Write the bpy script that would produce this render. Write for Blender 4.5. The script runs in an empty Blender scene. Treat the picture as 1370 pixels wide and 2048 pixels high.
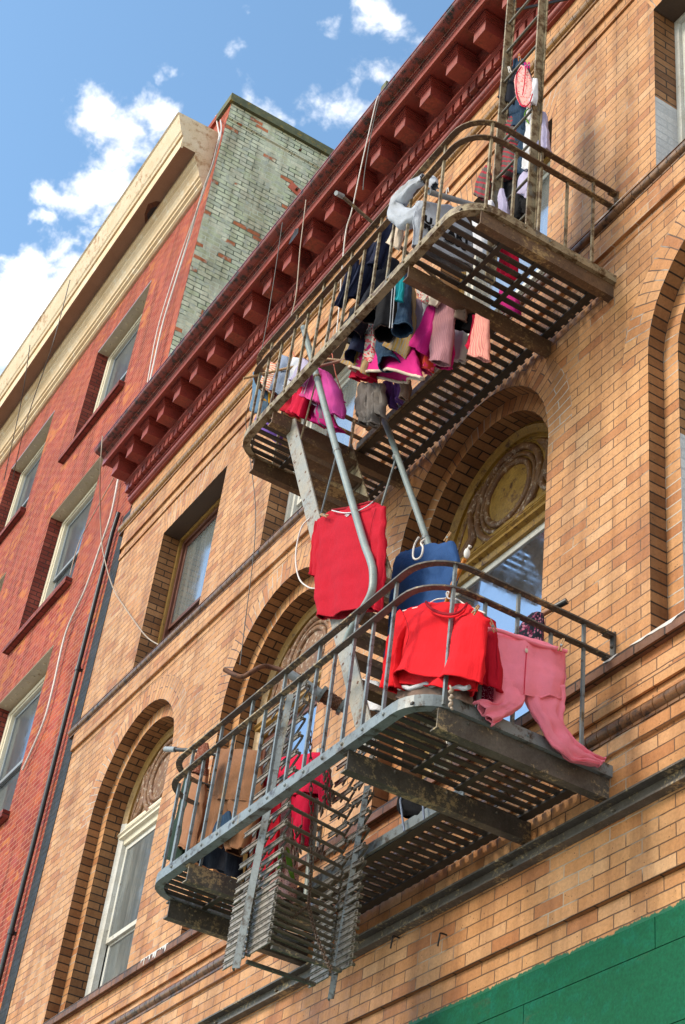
import bpy, bmesh, math, random
from mathutils import Vector, Matrix, noise as mnoise
random.seed(7)
V = Vector
SC = bpy.context.scene
COL = SC.collection
# ---------------------------------------------------------------- camera model (solved from vanishing points)
RM = ((0.51828524, 0.84788311, 0.11168995), (-0.47749664, 0.39524802, -0.78471393), (-0.70949092, 0.35337407, 0.60971255))
FPX = 3137.997
CAM = V((0, -5.0, 1.6))
def ray(px, py):
    a = ((px - 685) / FPX, (py - 1024) / FPX, 1.0)
    return V([sum(RM[i][j] * a[i] for i in range(3)) for j in range(3)])
def at(px, py, Y):
    r = ray(px, py); return CAM + r * ((Y - CAM.y) / r.y)
def atx(px, py, X):
    r = ray(px, py); return CAM + r * ((X - CAM.x) / r.x)

# ---------------------------------------------------------------- helpers
def tag(o, label=None, cat=None, group=None, kind=None):
    if label: o['label'] = label
    if cat: o['category'] = cat
    if group: o['group'] = group
    if kind: o['kind'] = kind
    return o
def thing(name, label, cat, loc=(0, 0, 0), group=None):
    o = bpy.data.objects.new(name, None); COL.objects.link(o)
    o.location = loc; o.empty_display_size = .2
    return tag(o, label, cat, group)

class MB:
    """collects geometry (world coordinates) with UVs in metres and material slots; build() links ONE object"""
    def __init__(s):
        s.v = []; s.f = []; s.uv = []; s.m = []; s.sm = []
    def face(s, pts, uv=None, m=0, smooth=False):
        i = len(s.v); s.v += [tuple(p) for p in pts]
        s.f.append(tuple(range(i, i + len(pts)))); s.uv.append(uv); s.m.append(m); s.sm.append(smooth)
    def grid(s, rows, closed=False, m=0, uvs=None, smooth=True):
        """rows: list of lists of points"""
        n = len(rows[0]); i0 = len(s.v)
        for r in rows: s.v += [tuple(p) for p in r]
        for a in range(len(rows) - 1):
            for b in range(n if closed else n - 1):
                c = (b + 1) % n
                s.f.append((i0 + a * n + b, i0 + a * n + c, i0 + (a + 1) * n + c, i0 + (a + 1) * n + b))
                if uvs:
                    U = uvs
                    cc = b + 1
                    s.uv.append((U(a, b), U(a, cc), U(a + 1, cc), U(a + 1, b)))
                else: s.uv.append(None)
                s.m.append(m); s.sm.append(smooth)
    def box(s, x0, x1, y0, y1, z0, z1, m=0):
        p = [V((x, y, z)) for x in (x0, x1) for y in (y0, y1) for z in (z0, z1)]
        for q in ((0, 1, 3, 2), (4, 6, 7, 5), (0, 4, 5, 1), (2, 3, 7, 6), (0, 2, 6, 4), (1, 5, 7, 3)):
            s.face([p[k] for k in q], None, m)
    def bar(s, a, b, w, t, side=None, m=0):
        """rectangular bar from a to b; w along 'side', t along the third axis"""
        a = V(a); b = V(b); d = (b - a).normalized()
        if side is None: side = V((0, 0, 1)) if abs(d.z) < .9 else V((1, 0, 0))
        u = V(side); u = (u - d * u.dot(d)).normalized(); n = d.cross(u)
        r = [u * (w / 2) * i + n * (t / 2) * j for i, j in ((-1, -1), (1, -1), (1, 1), (-1, 1))]
        A = [a + q for q in r]; B = [b + q for q in r]
        for k in range(4): s.face([A[k], A[(k + 1) % 4], B[(k + 1) % 4], B[k]], None, m)
        s.face(A[::-1], None, m); s.face(B, None, m)
    def sweep(s, path, prof, up=(0, 0, 1), m=0, cap=True, smooth=False):
        """sweep closed profile [(side, up)] along path; side = up x tangent (to the left of travel)"""
        P = [V(p) for p in path]; up = V(up); rows = []
        for i, p in enumerate(P):
            t0 = (P[i] - P[i - 1]).normalized() if i else (P[1] - P[0]).normalized()
            t1 = (P[i + 1] - P[i]).normalized() if i < len(P) - 1 else t0
            t = (t0 + t1).normalized()
            n = up.cross(t).normalized(); k = 1 / max(.5, t.dot(t0))
            uu = t.cross(n)
            rows.append([p + n * (q[0] * k) + uu * q[1] for q in prof])
        for a in range(len(rows) - 1):
            for b in range(len(prof)):
                c = (b + 1) % len(prof)
                s.face([rows[a][b], rows[a][c], rows[a + 1][c], rows[a + 1][b]], None, m, smooth)
        if cap:
            s.face(rows[0][::-1], None, m); s.face(rows[-1], None, m)
    def tube(s, path, r, n=10, m=0, cap=True):
        P = [V(p) for p in path]; rows = []
        R = r if isinstance(r, (list, tuple)) else [r] * len(P)
        t = (P[1] - P[0]).normalized(); u = t.orthogonal().normalized()
        for i, p in enumerate(P):
            if 0 < i < len(P) - 1: t = ((P[i + 1] - p).normalized() + (p - P[i - 1]).normalized()).normalized()
            elif i: t = (p - P[i - 1]).normalized()
            u = (u - t * u.dot(t)).normalized(); w = t.cross(u)
            rows.append([p + (u * math.cos(k * 2 * math.pi / n) + w * math.sin(k * 2 * math.pi / n)) * R[i] for k in range(n)])
        s.grid(rows, True, m)
        if cap:
            s.face(rows[0][::-1], None, m); s.face(rows[-1], None, m)
    def ball(s, c, r, m=0, n=8, sc=(1, 1, 1)):
        c = V(c); rows = []
        for i in range(n + 1):
            a = math.pi * i / n - math.pi / 2
            rows.append([c + V((math.cos(a) * math.cos(b * math.pi / n) * r * sc[0], math.cos(a) * math.sin(b * math.pi / n) * r * sc[1], math.sin(a) * r * sc[2])) for b in range(2 * n)])
        s.grid(rows, True, m)
    def xprism(s, prof, x0, x1, m=0, brick=False, capl=True, capr=True, smooth=False):
        """profile [(y,z)...] open polyline extruded along X; faces get UV (x, arc length)"""
        L = [0]
        for a, b in zip(prof, prof[1:]): L.append(L[-1] + math.hypot(b[0] - a[0], b[1] - a[1]))
        z0 = prof[0][1]
        for i in range(len(prof) - 1):
            (ya, za), (yb, zb) = prof[i], prof[i + 1]
            s.face([(x0, ya, za), (x0, yb, zb), (x1, yb, zb), (x1, ya, za)],
                   [(x0, z0 - L[i]), (x0, z0 - L[i + 1]), (x1, z0 - L[i + 1]), (x1, z0 - L[i])], m, smooth)
        if capl: s.face([(x0, y, z) for y, z in prof], None, m)
        if capr: s.face([(x1, y, z) for y, z in prof][::-1], None, m)
    def build(s, name, mats, parent=None, fix=True, bevel=0, weld=False):
        if not isinstance(mats, (list, tuple)): mats = [mats]
        me = bpy.data.meshes.new(name)
        off = V((0, 0, 0))
        if parent is not None:
            q = parent
            while q is not None: off = off + q.location; q = q.parent
            o_loc = V((0, 0, 0))
        else:
            n = max(1, len(s.v))
            lo = V([min(p[k] for p in s.v) for k in range(3)]); hi = V([max(p[k] for p in s.v) for k in range(3)])
            off = V(((lo.x + hi.x) / 2, (lo.y + hi.y) / 2, lo.z)); o_loc = off
        me.from_pydata([(p[0] - off.x, p[1] - off.y, p[2] - off.z) for p in s.v], [], s.f)
        uvl = me.uv_layers.new(name='UVMap')
        for p, uv in zip(me.polygons, s.uv):
            if uv is None:
                n = p.normal; ax = max(range(3), key=lambda k: abs(n[k]))
                for li, vi in zip(p.loop_indices, p.vertices):
                    c = me.vertices[vi].co + off
                    uvl.data[li].uv = (c.y, c.z) if ax == 0 else ((c.x, c.z) if ax == 1 else (c.x, c.y))
            else:
                for li, q in zip(p.loop_indices, uv): uvl.data[li].uv = q
        me.polygons.foreach_set('material_index', s.m)
        me.polygons.foreach_set('use_smooth', s.sm)
        for mm in mats: me.materials.append(mm)
        if weld or fix:
            bm = bmesh.new(); bm.from_mesh(me)
            if weld: bmesh.ops.remove_doubles(bm, verts=bm.verts, dist=.0004)
            if fix: bmesh.ops.recalc_face_normals(bm, faces=bm.faces)
            bm.to_mesh(me); bm.free()
        me.update()
        o = bpy.data.objects.new(name, me); COL.objects.link(o)
        if parent is not None: o.parent = parent
        else: o.location = o_loc
        if bevel:
            b = o.modifiers.new('bevel', 'BEVEL'); b.width = bevel; b.segments = 1; b.limit_method = 'ANGLE'
        return o
def copy_tree(o, parent=None):
    c = o.copy(); COL.objects.link(c)
    if parent is not None: c.parent = parent
    for ch in [k for k in bpy.data.objects if k.parent == o]: copy_tree(ch, c)
    return c
def catmull(pts, n=8):
    P = [V(p) for p in pts]; out = []
    for i in range(len(P) - 1):
        a = P[max(0, i - 1)]; b = P[i]; c = P[i + 1]; d = P[min(len(P) - 1, i + 2)]
        for k in range(n):
            t = k / n
            out.append(.5 * ((2 * b) + (c - a) * t + (2 * a - 5 * b + 4 * c - d) * t * t + (3 * b - a - 3 * c + d) * t ** 3))
    out.append(P[-1]); return out
# ---------------------------------------------------------------- materials
class NT:
    def __init__(s, name):
        s.mat = bpy.data.materials.new(name); s.mat.use_nodes = True
        s.t = s.mat.node_tree; s.t.nodes.clear()
        s.out = s.t.nodes.new('ShaderNodeOutputMaterial')
        s.b = s.n('ShaderNodeBsdfPrincipled'); s.t.links.new(s.b.outputs[0], s.out.inputs[0])
        s.tc = s.n('ShaderNodeTexCoord')
        s.uv = s.tc.outputs['UV']; s.ob = s.n('ShaderNodeNewGeometry').outputs['Position']
    def n(s, t, **kw):
        x = s.t.nodes.new(t)
        for k, v in kw.items(): setattr(x, k, v)
        return x
    def put(s, sock, val):
        if hasattr(val, 'is_output') or isinstance(val, bpy.types.NodeSocket): s.t.links.new(val, sock)
        else: sock.default_value = val
    def noise(s, vec, scale, detail=4, rough=.55, dist=0):
        x = s.n('ShaderNodeTexNoise'); s.put(x.inputs['Vector'], vec)
        x.inputs['Scale'].default_value = scale; x.inputs['Detail'].default_value = detail
        x.inputs['Roughness'].default_value = rough; x.inputs['Distortion'].default_value = dist
        return x.outputs['Fac']
    def voro(s, vec, scale, out='Distance', rnd=1):
        x = s.n('ShaderNodeTexVoronoi'); s.put(x.inputs['Vector'], vec); x.inputs['Scale'].default_value = scale
        x.inputs['Randomness'].default_value = rnd
        return x.outputs[out]
    def ramp(s, fac, stops, interp='LINEAR'):
        x = s.n('ShaderNodeValToRGB'); s.put(x.inputs[0], fac); e = x.color_ramp.elements; x.color_ramp.interpolation = interp
        while len(e) < len(stops): e.new(.5)
        for k, (p, c) in enumerate(stops):
            e[k].position = p
            e[k].color = (c, c, c, 1) if isinstance(c, (int, float)) else (*c, 1)
        return x.outputs[0]
    def mix(s, fac, a, b, mode='MIX'):
        x = s.n('ShaderNodeMix', data_type='RGBA', blend_type=mode)
        s.put(x.inputs[0], fac); s.put(x.inputs[6], col(a)); s.put(x.inputs[7], col(b)); return x.outputs[2]
    def math(s, op, a, b=0.0, clamp=False):
        x = s.n('ShaderNodeMath', operation=op, use_clamp=clamp); s.put(x.inputs[0], a); s.put(x.inputs[1], b); return x.outputs[0]
    def mapping(s, vec, scale=(1, 1, 1), loc=(0, 0, 0), rot=(0, 0, 0)):
        x = s.n('ShaderNodeMapping'); s.put(x.inputs['Vector'], vec)
        x.inputs['Scale'].default_value = scale; x.inputs['Location'].default_value = loc; x.inputs['Rotation'].default_value = rot
        return x.outputs[0]
    def sep(s, vec):
        x = s.n('ShaderNodeSeparateXYZ'); s.put(x.inputs[0], vec); return x.outputs
    def bump(s, h, dist=.003, strength=1, prev=None):
        x = s.n('ShaderNodeBump'); s.put(x.inputs['Height'], h); x.inputs['Distance'].default_value = dist; x.inputs['Strength'].default_value = strength
        if prev is not None: s.put(x.inputs['Normal'], prev)
        return x.outputs[0]
    def done(s, base, rough=.6, metal=0, normal=None, spec=.5, sheen=0):
        s.put(s.b.inputs['Base Color'], col(base)); s.put(s.b.inputs['Roughness'], rough); s.put(s.b.inputs['Metallic'], metal)
        s.b.inputs['Specular IOR Level'].default_value = spec
        if sheen: s.b.inputs['Sheen Weight'].default_value = sheen
        if normal is not None: s.put(s.b.inputs['Normal'], normal)
        return s.mat
def col(c):
    return (*c, 1) if isinstance(c, tuple) and len(c) == 3 else c
def hexc(h):
    def f(v):
        v /= 255; return v / 12.92 if v <= .04045 else ((v + .055) / 1.055) ** 2.4
    return tuple(f(int(h[i:i + 2], 16)) for i in (0, 2, 4))

def brick_mat(name, tones, mortar, w=.27, h=.0835, ms=.007, spots=True, stain=.5, painted=None, rough=.55, mort_var=None, warp=.004, overspill=None, spec=.26, odd=None, mlo=.50):
    t = NT(name)
    nv = t.n('ShaderNodeTexNoise'); t.put(nv.inputs['Vector'], t.uv); nv.inputs['Scale'].default_value = 9; nv.inputs['Detail'].default_value = 3
    sub = t.n('ShaderNodeVectorMath', operation='SUBTRACT'); t.put(sub.inputs[0], nv.outputs['Color']); sub.inputs[1].default_value = (.5, .5, .5)
    sc = t.n('ShaderNodeVectorMath', operation='SCALE'); t.put(sc.inputs[0], sub.outputs[0]); sc.inputs['Scale'].default_value = warp * 2
    ad = t.n('ShaderNodeVectorMath', operation='ADD'); t.put(ad.inputs[0], t.uv); t.put(ad.inputs[1], sc.outputs[0])
    br = t.n('ShaderNodeTexBrick'); t.put(br.inputs['Vector'], ad.outputs[0])
    br.inputs['Color1'].default_value = (0, 0, 0, 1); br.inputs['Color2'].default_value = (1, 1, 1, 1); br.inputs['Mortar'].default_value = (.5, .5, .5, 1)
    br.inputs['Scale'].default_value = 1; br.inputs['Mortar Size'].default_value = ms; br.inputs['Mortar Smooth'].default_value = .25
    br.inputs['Brick Width'].default_value = w; br.inputs['Row Height'].default_value = h
    rnd = br.outputs['Color']; fac = br.outputs['Fac']
    n = len(tones)
    base = t.ramp(rnd, [((i + .5) / n, c) for i, c in enumerate(tones)], 'CONSTANT' if n > 18 else 'LINEAR')
    if odd:
        oc, thr, nlo = odd
        om = t.math('MULTIPLY', t.math('GREATER_THAN', rnd, thr), t.ramp(t.noise(t.uv, .9, 3), [(nlo, 0), (nlo + .01, 1)]))
        base = t.mix(om, base, oc)
    fine = t.noise(t.uv, 45, 5, .65)
    base = t.mix(.35, base, t.ramp(fine, [(.3, .45), (.7, 1.35)]), 'MULTIPLY')
    big = t.noise(t.ob, .55, 4, .6)
    base = t.mix(.45, base, t.ramp(big, [(.3, .72), (.68, 1.2)]), 'MULTIPLY')
    if spots:
        v = t.voro(t.uv, 42)
        sz = t.noise(t.uv, 16, 2)
        sp = t.math('LESS_THAN', v, t.math('MULTIPLY', t.math('SUBTRACT', sz, .44, True), .9))
        base = t.mix(t.math('MULTIPLY', sp, .75), base, (.045, .022, .012))
    st = t.noise(t.mapping(t.uv, (3.2, .35, 1)), 1.6, 5, .6)
    base = t.mix(stain, base, t.ramp(st, [(.36, (.45, .37, .31)), (.50, (.82, .78, .74)), (.60, 1.0)]), 'MULTIPLY')
    mc = mortar
    if mort_var:
        mv = t.noise(t.ob, 1.7, 3, .6)
        mc = t.mix(t.ramp(mv, [(mlo, 0), (mlo + .08, 1)]), mortar, mort_var)
    c = t.mix(fac, base, mc)
    if painted:      # remains of paint over brick and mortar alike
        pc, lo, hi = painted
        pn = t.noise(t.uv, 5.5, 7, .68)
        pm = t.ramp(pn, [(lo, 1), (hi, 0)])
        c = t.mix(pm, c, pc)
    if overspill:    # brushed edge of another paint, by real height
        zc, pcol = overspill
        xyz = t.sep(t.ob)
        e = t.math('SUBTRACT', t.math('ADD', t.math('MULTIPLY', t.noise(t.mapping(t.ob, (1, 1, .3)), 14, 6, .7), .10), zc - .05), xyz[2])
        c = t.mix(t.ramp(e, [(0, 0), (.006, 1)]), c, pcol)
    hgt = t.math('ADD', t.math('MULTIPLY', fac, -1.0), t.math('MULTIPLY', fine, .35))
    nm = t.bump(hgt, .006, .8)
    rg = t.ramp(t.noise(t.uv, 12, 3), [(.3, max(.2, rough - .12)), (.7, min(1, rough + .15))])
    return t.done(c, rg, 0, nm, spec)

TAN = [(.44, .182, .068), (.53, .255, .100), (.57, .290, .122), (.61, .330, .152), (.55, .266, .104), (.52, .234, .086), (.59, .312, .132), (.54, .266, .110), (.63, .360, .178), (.56, .280, .114)]
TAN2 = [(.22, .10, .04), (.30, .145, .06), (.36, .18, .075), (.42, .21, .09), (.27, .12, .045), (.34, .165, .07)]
GREEN = (.012, .125, .062)
M = {}
M['tan'] = brick_mat('tan_brick', TAN, (.13, .07, .038), ms=.0045, mort_var=(.46, .37, .28), mlo=.54, overspill=(5.085, (.012, .12, .06)), stain=.6)
M['tan_shaded'] = brick_mat('tan_brick_reveal_shaded', TAN2, (.03, .02, .014), spots=True)  # darker tan brick, the shade of the recesses put into its colour
M['tan_arch'] = brick_mat('tan_voussoir', TAN, (.11, .065, .045), w=.27, h=.0835, ms=.005, mort_var=(.5, .46, .4))
M['brown_brick'] = brick_mat('brown_sill_brick', [(.16, .075, .04), (.20, .095, .055), (.24, .115, .07), (.18, .085, .05)], (.035, .022, .016), stain=.85)
M['white_brick'] = brick_mat('white_painted_brick', [(.62, .64, .66), (.70, .71, .72)], (.50, .52, .54), spots=False, stain=.25)
M['black_brick'] = brick_mat('black_strip_brick', [(.018, .016, .015), (.03, .026, .024)], (.01, .009, .008), spots=False)
M['red'] = brick_mat('red_brick', [(.33, .050, .030), (.39, .072, .040), (.43, .095, .052), (.31, .055, .048), (.46, .11, .042), (.36, .07, .052)], (.44, .19, .12), w=.24, h=.078, ms=.0065, spots=False, stain=.85, rough=.75, spec=.15, warp=.008, odd=((.52, .16, .045), .55, .58))
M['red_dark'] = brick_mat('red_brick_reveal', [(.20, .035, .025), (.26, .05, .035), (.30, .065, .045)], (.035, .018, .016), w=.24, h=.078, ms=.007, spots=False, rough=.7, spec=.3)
M['green_brick'] = brick_mat('green_painted_brick', [(.55, .60, .41), (.64, .67, .48), (.70, .71, .54), (.48, .52, .40), (.64, .64, .50), (.74, .74, .56)], (.10, .12, .085), w=.25, h=.092, ms=.009, spots=False, stain=.75, rough=.85, spec=.2, warp=.014, mort_var=(.55, .58, .45), mlo=.50, painted=((.42, .44, .37), .36, .46), odd=((.55, .19, .09), .94, .48))

def paint_mat(name, c, c2, rust=None, scale=3, rough=.45, lo=.5, hi=.62, streak=None, spec=.5, bump=.3, fine=.25, patch=False):
    t = NT(name)
    a = t.noise(t.ob, scale, 6, .65)
    base = t.mix(t.ramp(a, [(.35, 0), (.65, 1)]), c, c2)
    if rust:
        r = t.noise(t.ob, scale * 2.3, 8, .72)
        if patch:
            r = t.math('ADD', t.math('MULTIPLY', t.noise(t.ob, scale * 5.5, 8, .75), .62), t.math('MULTIPLY', t.noise(t.ob, scale * .55, 3, .5), .42))
        base = t.mix(t.ramp(r, [(lo, 0), (hi, 1)]), base, rust)
    if streak:
        s_ = t.noise(t.mapping(t.ob, streak[1]), 2.2, 6, .7)
        base = t.mix(t.ramp(s_, [(streak[2], 0), (streak[3], 1)]), base, streak[0])
    f = t.noise(t.ob, 60, 4, .6)
    base = t.mix(fine, base, t.ramp(f, [(.3, .5), (.7, 1.4)]), 'MULTIPLY')
    return t.done(base, t.ramp(a, [(.3, rough - .08), (.7, rough + .15)]), 0, t.bump(f, .002, bump), spec)
M['cornice'] = paint_mat('red_cornice_paint', (.30, .052, .038), (.25, .043, .031), (.13, .030, .024), 4, .42, .535, .66, patch=True, fine=.45)
M['crown'] = paint_mat('red_cornice_crown_paint', (.25, .05, .038), (.20, .04, .03), (.018, .012, .01), 5, .33, .47, .6)
M['cream'] = paint_mat('cream_cornice_paint', (.72, .56, .36), (.64, .46, .26), (.80, .72, .58), 2, .6, .55, .7)
M['cream_rust'] = paint_mat('cream_rusted_paint', (.66, .50, .30), (.74, .62, .45), (.33, .14, .025), 1.6, .65, .53, .64, patch=True)
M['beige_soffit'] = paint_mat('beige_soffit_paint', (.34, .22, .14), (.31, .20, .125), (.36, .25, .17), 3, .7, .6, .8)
M['beige'] = paint_mat('beige_lintel_paint', (.60, .50, .36), (.54, .45, .32), (.26, .13, .05), 4, .6, .62, .72)
M['white_wood'] = paint_mat('flaking_white_paint', (.62, .62, .58), (.54, .52, .45), (.20, .17, .13), 7, .6, .60, .70)
M['cream_wood'] = paint_mat('cream_window_paint', (.78, .72, .56), (.72, .65, .50), (.35, .30, .22), 5, .55, .62, .75)
M['ochre_wood'] = paint_mat('ochre_frame_paint', (.36, .21, .05), (.29, .16, .04), (.10, .05, .02), 9, .4, .55, .66)
M['brown_wood'] = paint_mat('brown_sash_paint', (.10, .03, .018), (.13, .045, .025), (.30, .24, .18), 9, .45, .64, .72)
M['gold'] = paint_mat('weathered_gold_paint', (.30, .165, .025), (.38, .225, .045), (.09, .034, .010), 7, .4, .53, .65, spec=.35, bump=.9, fine=.5)
M['gold_flake'] = paint_mat('flaked_gold_paint', (.20, .09, .018), (.10, .035, .01), (.48, .38, .28), 8, .5, .54, .64, bump=.9)
M['rust_flake'] = paint_mat('flaked_rust_paint', (.13, .05, .02), (.22, .11, .045), (.50, .42, .33), 9, .6, .53, .66, fine=.5, bump=.9)
M['glaze'] = paint_mat('ochre_glazed_moulding', (.36, .18, .045), (.28, .13, .03), (.09, .04, .015), 5, .3, .52, .66, spec=.6)
M['glaze_dark'] = paint_mat('brown_glazed_moulding', (.15, .065, .025), (.20, .095, .035), (.035, .018, .01), 6, .35, .48, .62, spec=.6)
M['plaster'] = paint_mat('dark_soffit_plaster', (.085, .055, .036), (.11, .07, .045), (.06, .04, .03), 4, .8, .6, .7)
M['green'] = paint_mat('green_sign_band_paint', (.003, .092, .040), (.005, .074, .033), (.004, .115, .07), 1.7, .6, .52, .66, spec=.12, patch=True, fine=.45, streak=((.035, .075, .035), (1.2, 1, 3), .60, .72))
M['teal'] = paint_mat('teal_paint', (.02, .16, .19), (.02, .12, .12), (.02, .12, .06), 3, .5, .5, .65)
M['metal_blue'] = paint_mat('blue_grey_iron_paint', (.22, .25, .255), (.155, .175, .18), (.055, .04, .028), 5, .38, .52, .62, streak=((.25, .19, .10), (5, 5, 1.2), .60, .70))
M['metal_dark'] = paint_mat('dark_stained_iron', (.11, .10, .085), (.065, .055, .045), (.40, .30, .16), 6, .55, .555, .62, patch=True, fine=.5)
M['metal_beige'] = paint_mat('beige_grey_iron_paint', (.36, .29, .18), (.25, .20, .12), (.10, .055, .022), 6, .5, .46, .58, streak=((.15, .17, .165), (4, 4, 1.5), .58, .70), spec=.3)
M['metal_brown'] = paint_mat('rusty_brown_iron', (.15, .085, .042), (.09, .05, .026), (.38, .26, .11), 6, .6, .55, .63, patch=True, fine=.5)
M['metal_black'] = paint_mat('black_iron', (.030, .024, .018), (.055, .042, .030), (.12, .08, .04), 9, .5, .56, .7)  # near-black iron colour for the grating slats, with brown patches
M['metal_rung'] = paint_mat('bronze_grey_iron', (.15, .125, .09), (.10, .085, .06), (.20, .20, .19), 8, .4, .55, .68)
M['metal_leaf'] = paint_mat('dirty_pale_iron', (.34, .30, .25), (.23, .20, .17), (.05, .035, .025), 14, .42, .50, .62)
M['pipe_green'] = paint_mat('pale_verdigris_pipe_paint', (.27, .31, .29), (.20, .25, .245), (.20, .14, .09), 6, .4, .58, .68)
M['rust'] = paint_mat('brown_rust', (.10, .035, .018), (.15, .06, .025), (.05, .02, .012), 12, .75)
M['steel'] = paint_mat('galvanised_steel', (.30, .33, .35), (.24, .27, .29), (.10, .09, .08), 7, .35, .62, .74)
M['black'] = paint_mat('black_paint', (.012, .013, .016), (.02, .02, .022), None, 6, .35)
M['white_cable'] = paint_mat('white_cable_sheath', (.70, .66, .62), (.60, .56, .52), None, 8, .5)
M['tan_cable'] = paint_mat('tan_cable_sheath', (.42, .33, .25), (.36, .28, .21), None, 8, .5)
M['grey_wire'] = paint_mat('dark_wire', (.06, .055, .05), (.09, .08, .07), None, 8, .5)
M['orange_wood'] = paint_mat('orange_broom_handle', (.55, .20, .02), (.48, .15, .015), None, 6, .35)
M['wood'] = paint_mat('pale_wood', (.50, .30, .14), (.42, .25, .11), (.30, .17, .08), 20, .6)
M['wood_pole'] = paint_mat('brown_wood_pole', (.30, .13, .07), (.24, .10, .05), None, 12, .5)
M['concrete'] = paint_mat('bounce_pavement_concrete', (.42, .40, .36), (.36, .34, .31), (.15, .14, .13), 2, .85)
M['asphalt'] = paint_mat('asphalt', (.05, .05, .05), (.06, .06, .06), (.04, .04, .04), 3, .9)
M['moss'] = paint_mat('mossy_coping', (.13, .14, .07), (.09, .10, .06), (.28, .20, .04), 4, .85, .55, .66)
M['orange_plate'] = paint_mat('orange_tie_plate', (.55, .12, .055), (.48, .10, .05), (.30, .10, .06), 7, .6, .6, .75)
M['chain'] = paint_mat('rusty_chain', (.07, .035, .02), (.10, .055, .03), None, 20, .6)

def glass_mat(name, c, c2, mirror=.5, rough=.04, curtain=None):
    t = NT(name)
    a = t.noise(t.mapping(t.ob, (1, 1, .6)), 2.2, 4, .6)
    base = t.mix(t.ramp(a, [(.35, 0), (.65, 1)]), c, c2)
    if curtain:
        u = t.noise(t.mapping(t.ob, (9, 1, .25)), 2.0, 3, .6)
        base = t.mix(t.ramp(u, [(.42, 0), (.58, 1)]), base, curtain)
        base = t.mix(t.ramp(t.noise(t.mapping(t.ob, (2, 1, .5)), 3.1, 6, .7), [(.5, 0), (.75, .5)]), base, (.34, .34, .30))
    rg = t.ramp(t.noise(t.ob, 6, 5, .7), [(.35, rough), (.75, rough + .18)])
    g = t.n('ShaderNodeBsdfGlossy'); g.inputs['Color'].default_value = (.85, .9, 1, 1); t.put(g.inputs['Roughness'], rg)
    t.done(base, .5, 0, None, .5)
    mx = t.n('ShaderNodeMixShader'); mx.inputs[0].default_value = mirror
    t.t.links.new(t.b.outputs[0], mx.inputs[1]); t.t.links.new(g.outputs[0], mx.inputs[2]); t.t.links.new(mx.outputs[0], t.out.inputs[0])
    return t.mat
M['glass'] = glass_mat('window_glass', (.02, .025, .03), (.04, .045, .05), .55, .015)
M['glass_dirty'] = glass_mat('dusty_window_glass', (.05, .06, .055), (.10, .115, .105), .26, .06, (.11, .12, .11))
M['glass_dark'] = glass_mat('dark_window_glass', (.03, .035, .035), (.06, .07, .065), .34, .03)
M['glass_grey'] = glass_mat('curtained_window_glass', (.07, .085, .08), (.14, .16, .15), .45, .03, (.15, .165, .15))
# ---------------------------------------------------------------- setting: ground
g = MB(); g.box(-150, 150, -150, 150, -1.0, -.16); tag(g.build('street', M['asphalt']), kind='structure')
g = MB(); g.box(-60, 40, -11.6, -.02, -.158, 0)  # paving out of view, widened and made pale to bounce light upward
g.box(-60, 40, -11.78, -11.604, -.158, -.004); tag(g.build('bounce_pavement', M['concrete']), kind='structure')

# ---------------------------------------------------------------- tan brick building
XL, XR = -16.27, -1.6
ZSP, RO, RI = 9.02, .985, .84          # arch springing, outer and inner radius
REXT = 1.255                           # extrados of the voussoirs
Y1, Y2 = .132, .33                     # first step, window plane
WC = [-14.055, -10.99, -7.925, -4.87]; TC = [-13.95, -10.94, -7.905, -4.915]
TW = .83; TZ0, TZ1 = 10.72, 12.785
bld = thing('brick_building', 'tan brick building with arched windows, red bracketed cornice and a green painted band below', 'building', (-9, 4, 0))
w = MB()     # slots: 0 tan, 1 shaded reveal, 2 voussoir, 3 white brick, 4 brown, 5 plaster
def wq(x0, x1, z0, z1, y=0, m=0):
    w.face([(x0, y, z0), (x1, y, z0), (x1, y, z1), (x0, y, z1)], [(x0, z0), (x1, z0), (x1, z1), (x0, z1)], m)
Z2, ZA = 6.72, 10.30                   # second-floor band
edges = [XL] + sum([[c - RO, c + RO] for c in WC], []) + [XR]
for i in range(0, len(edges), 2):
    x0, x1 = edges[i], edges[i + 1]; wq(x0, x1, Z2, ZSP)
NA = 28
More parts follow.
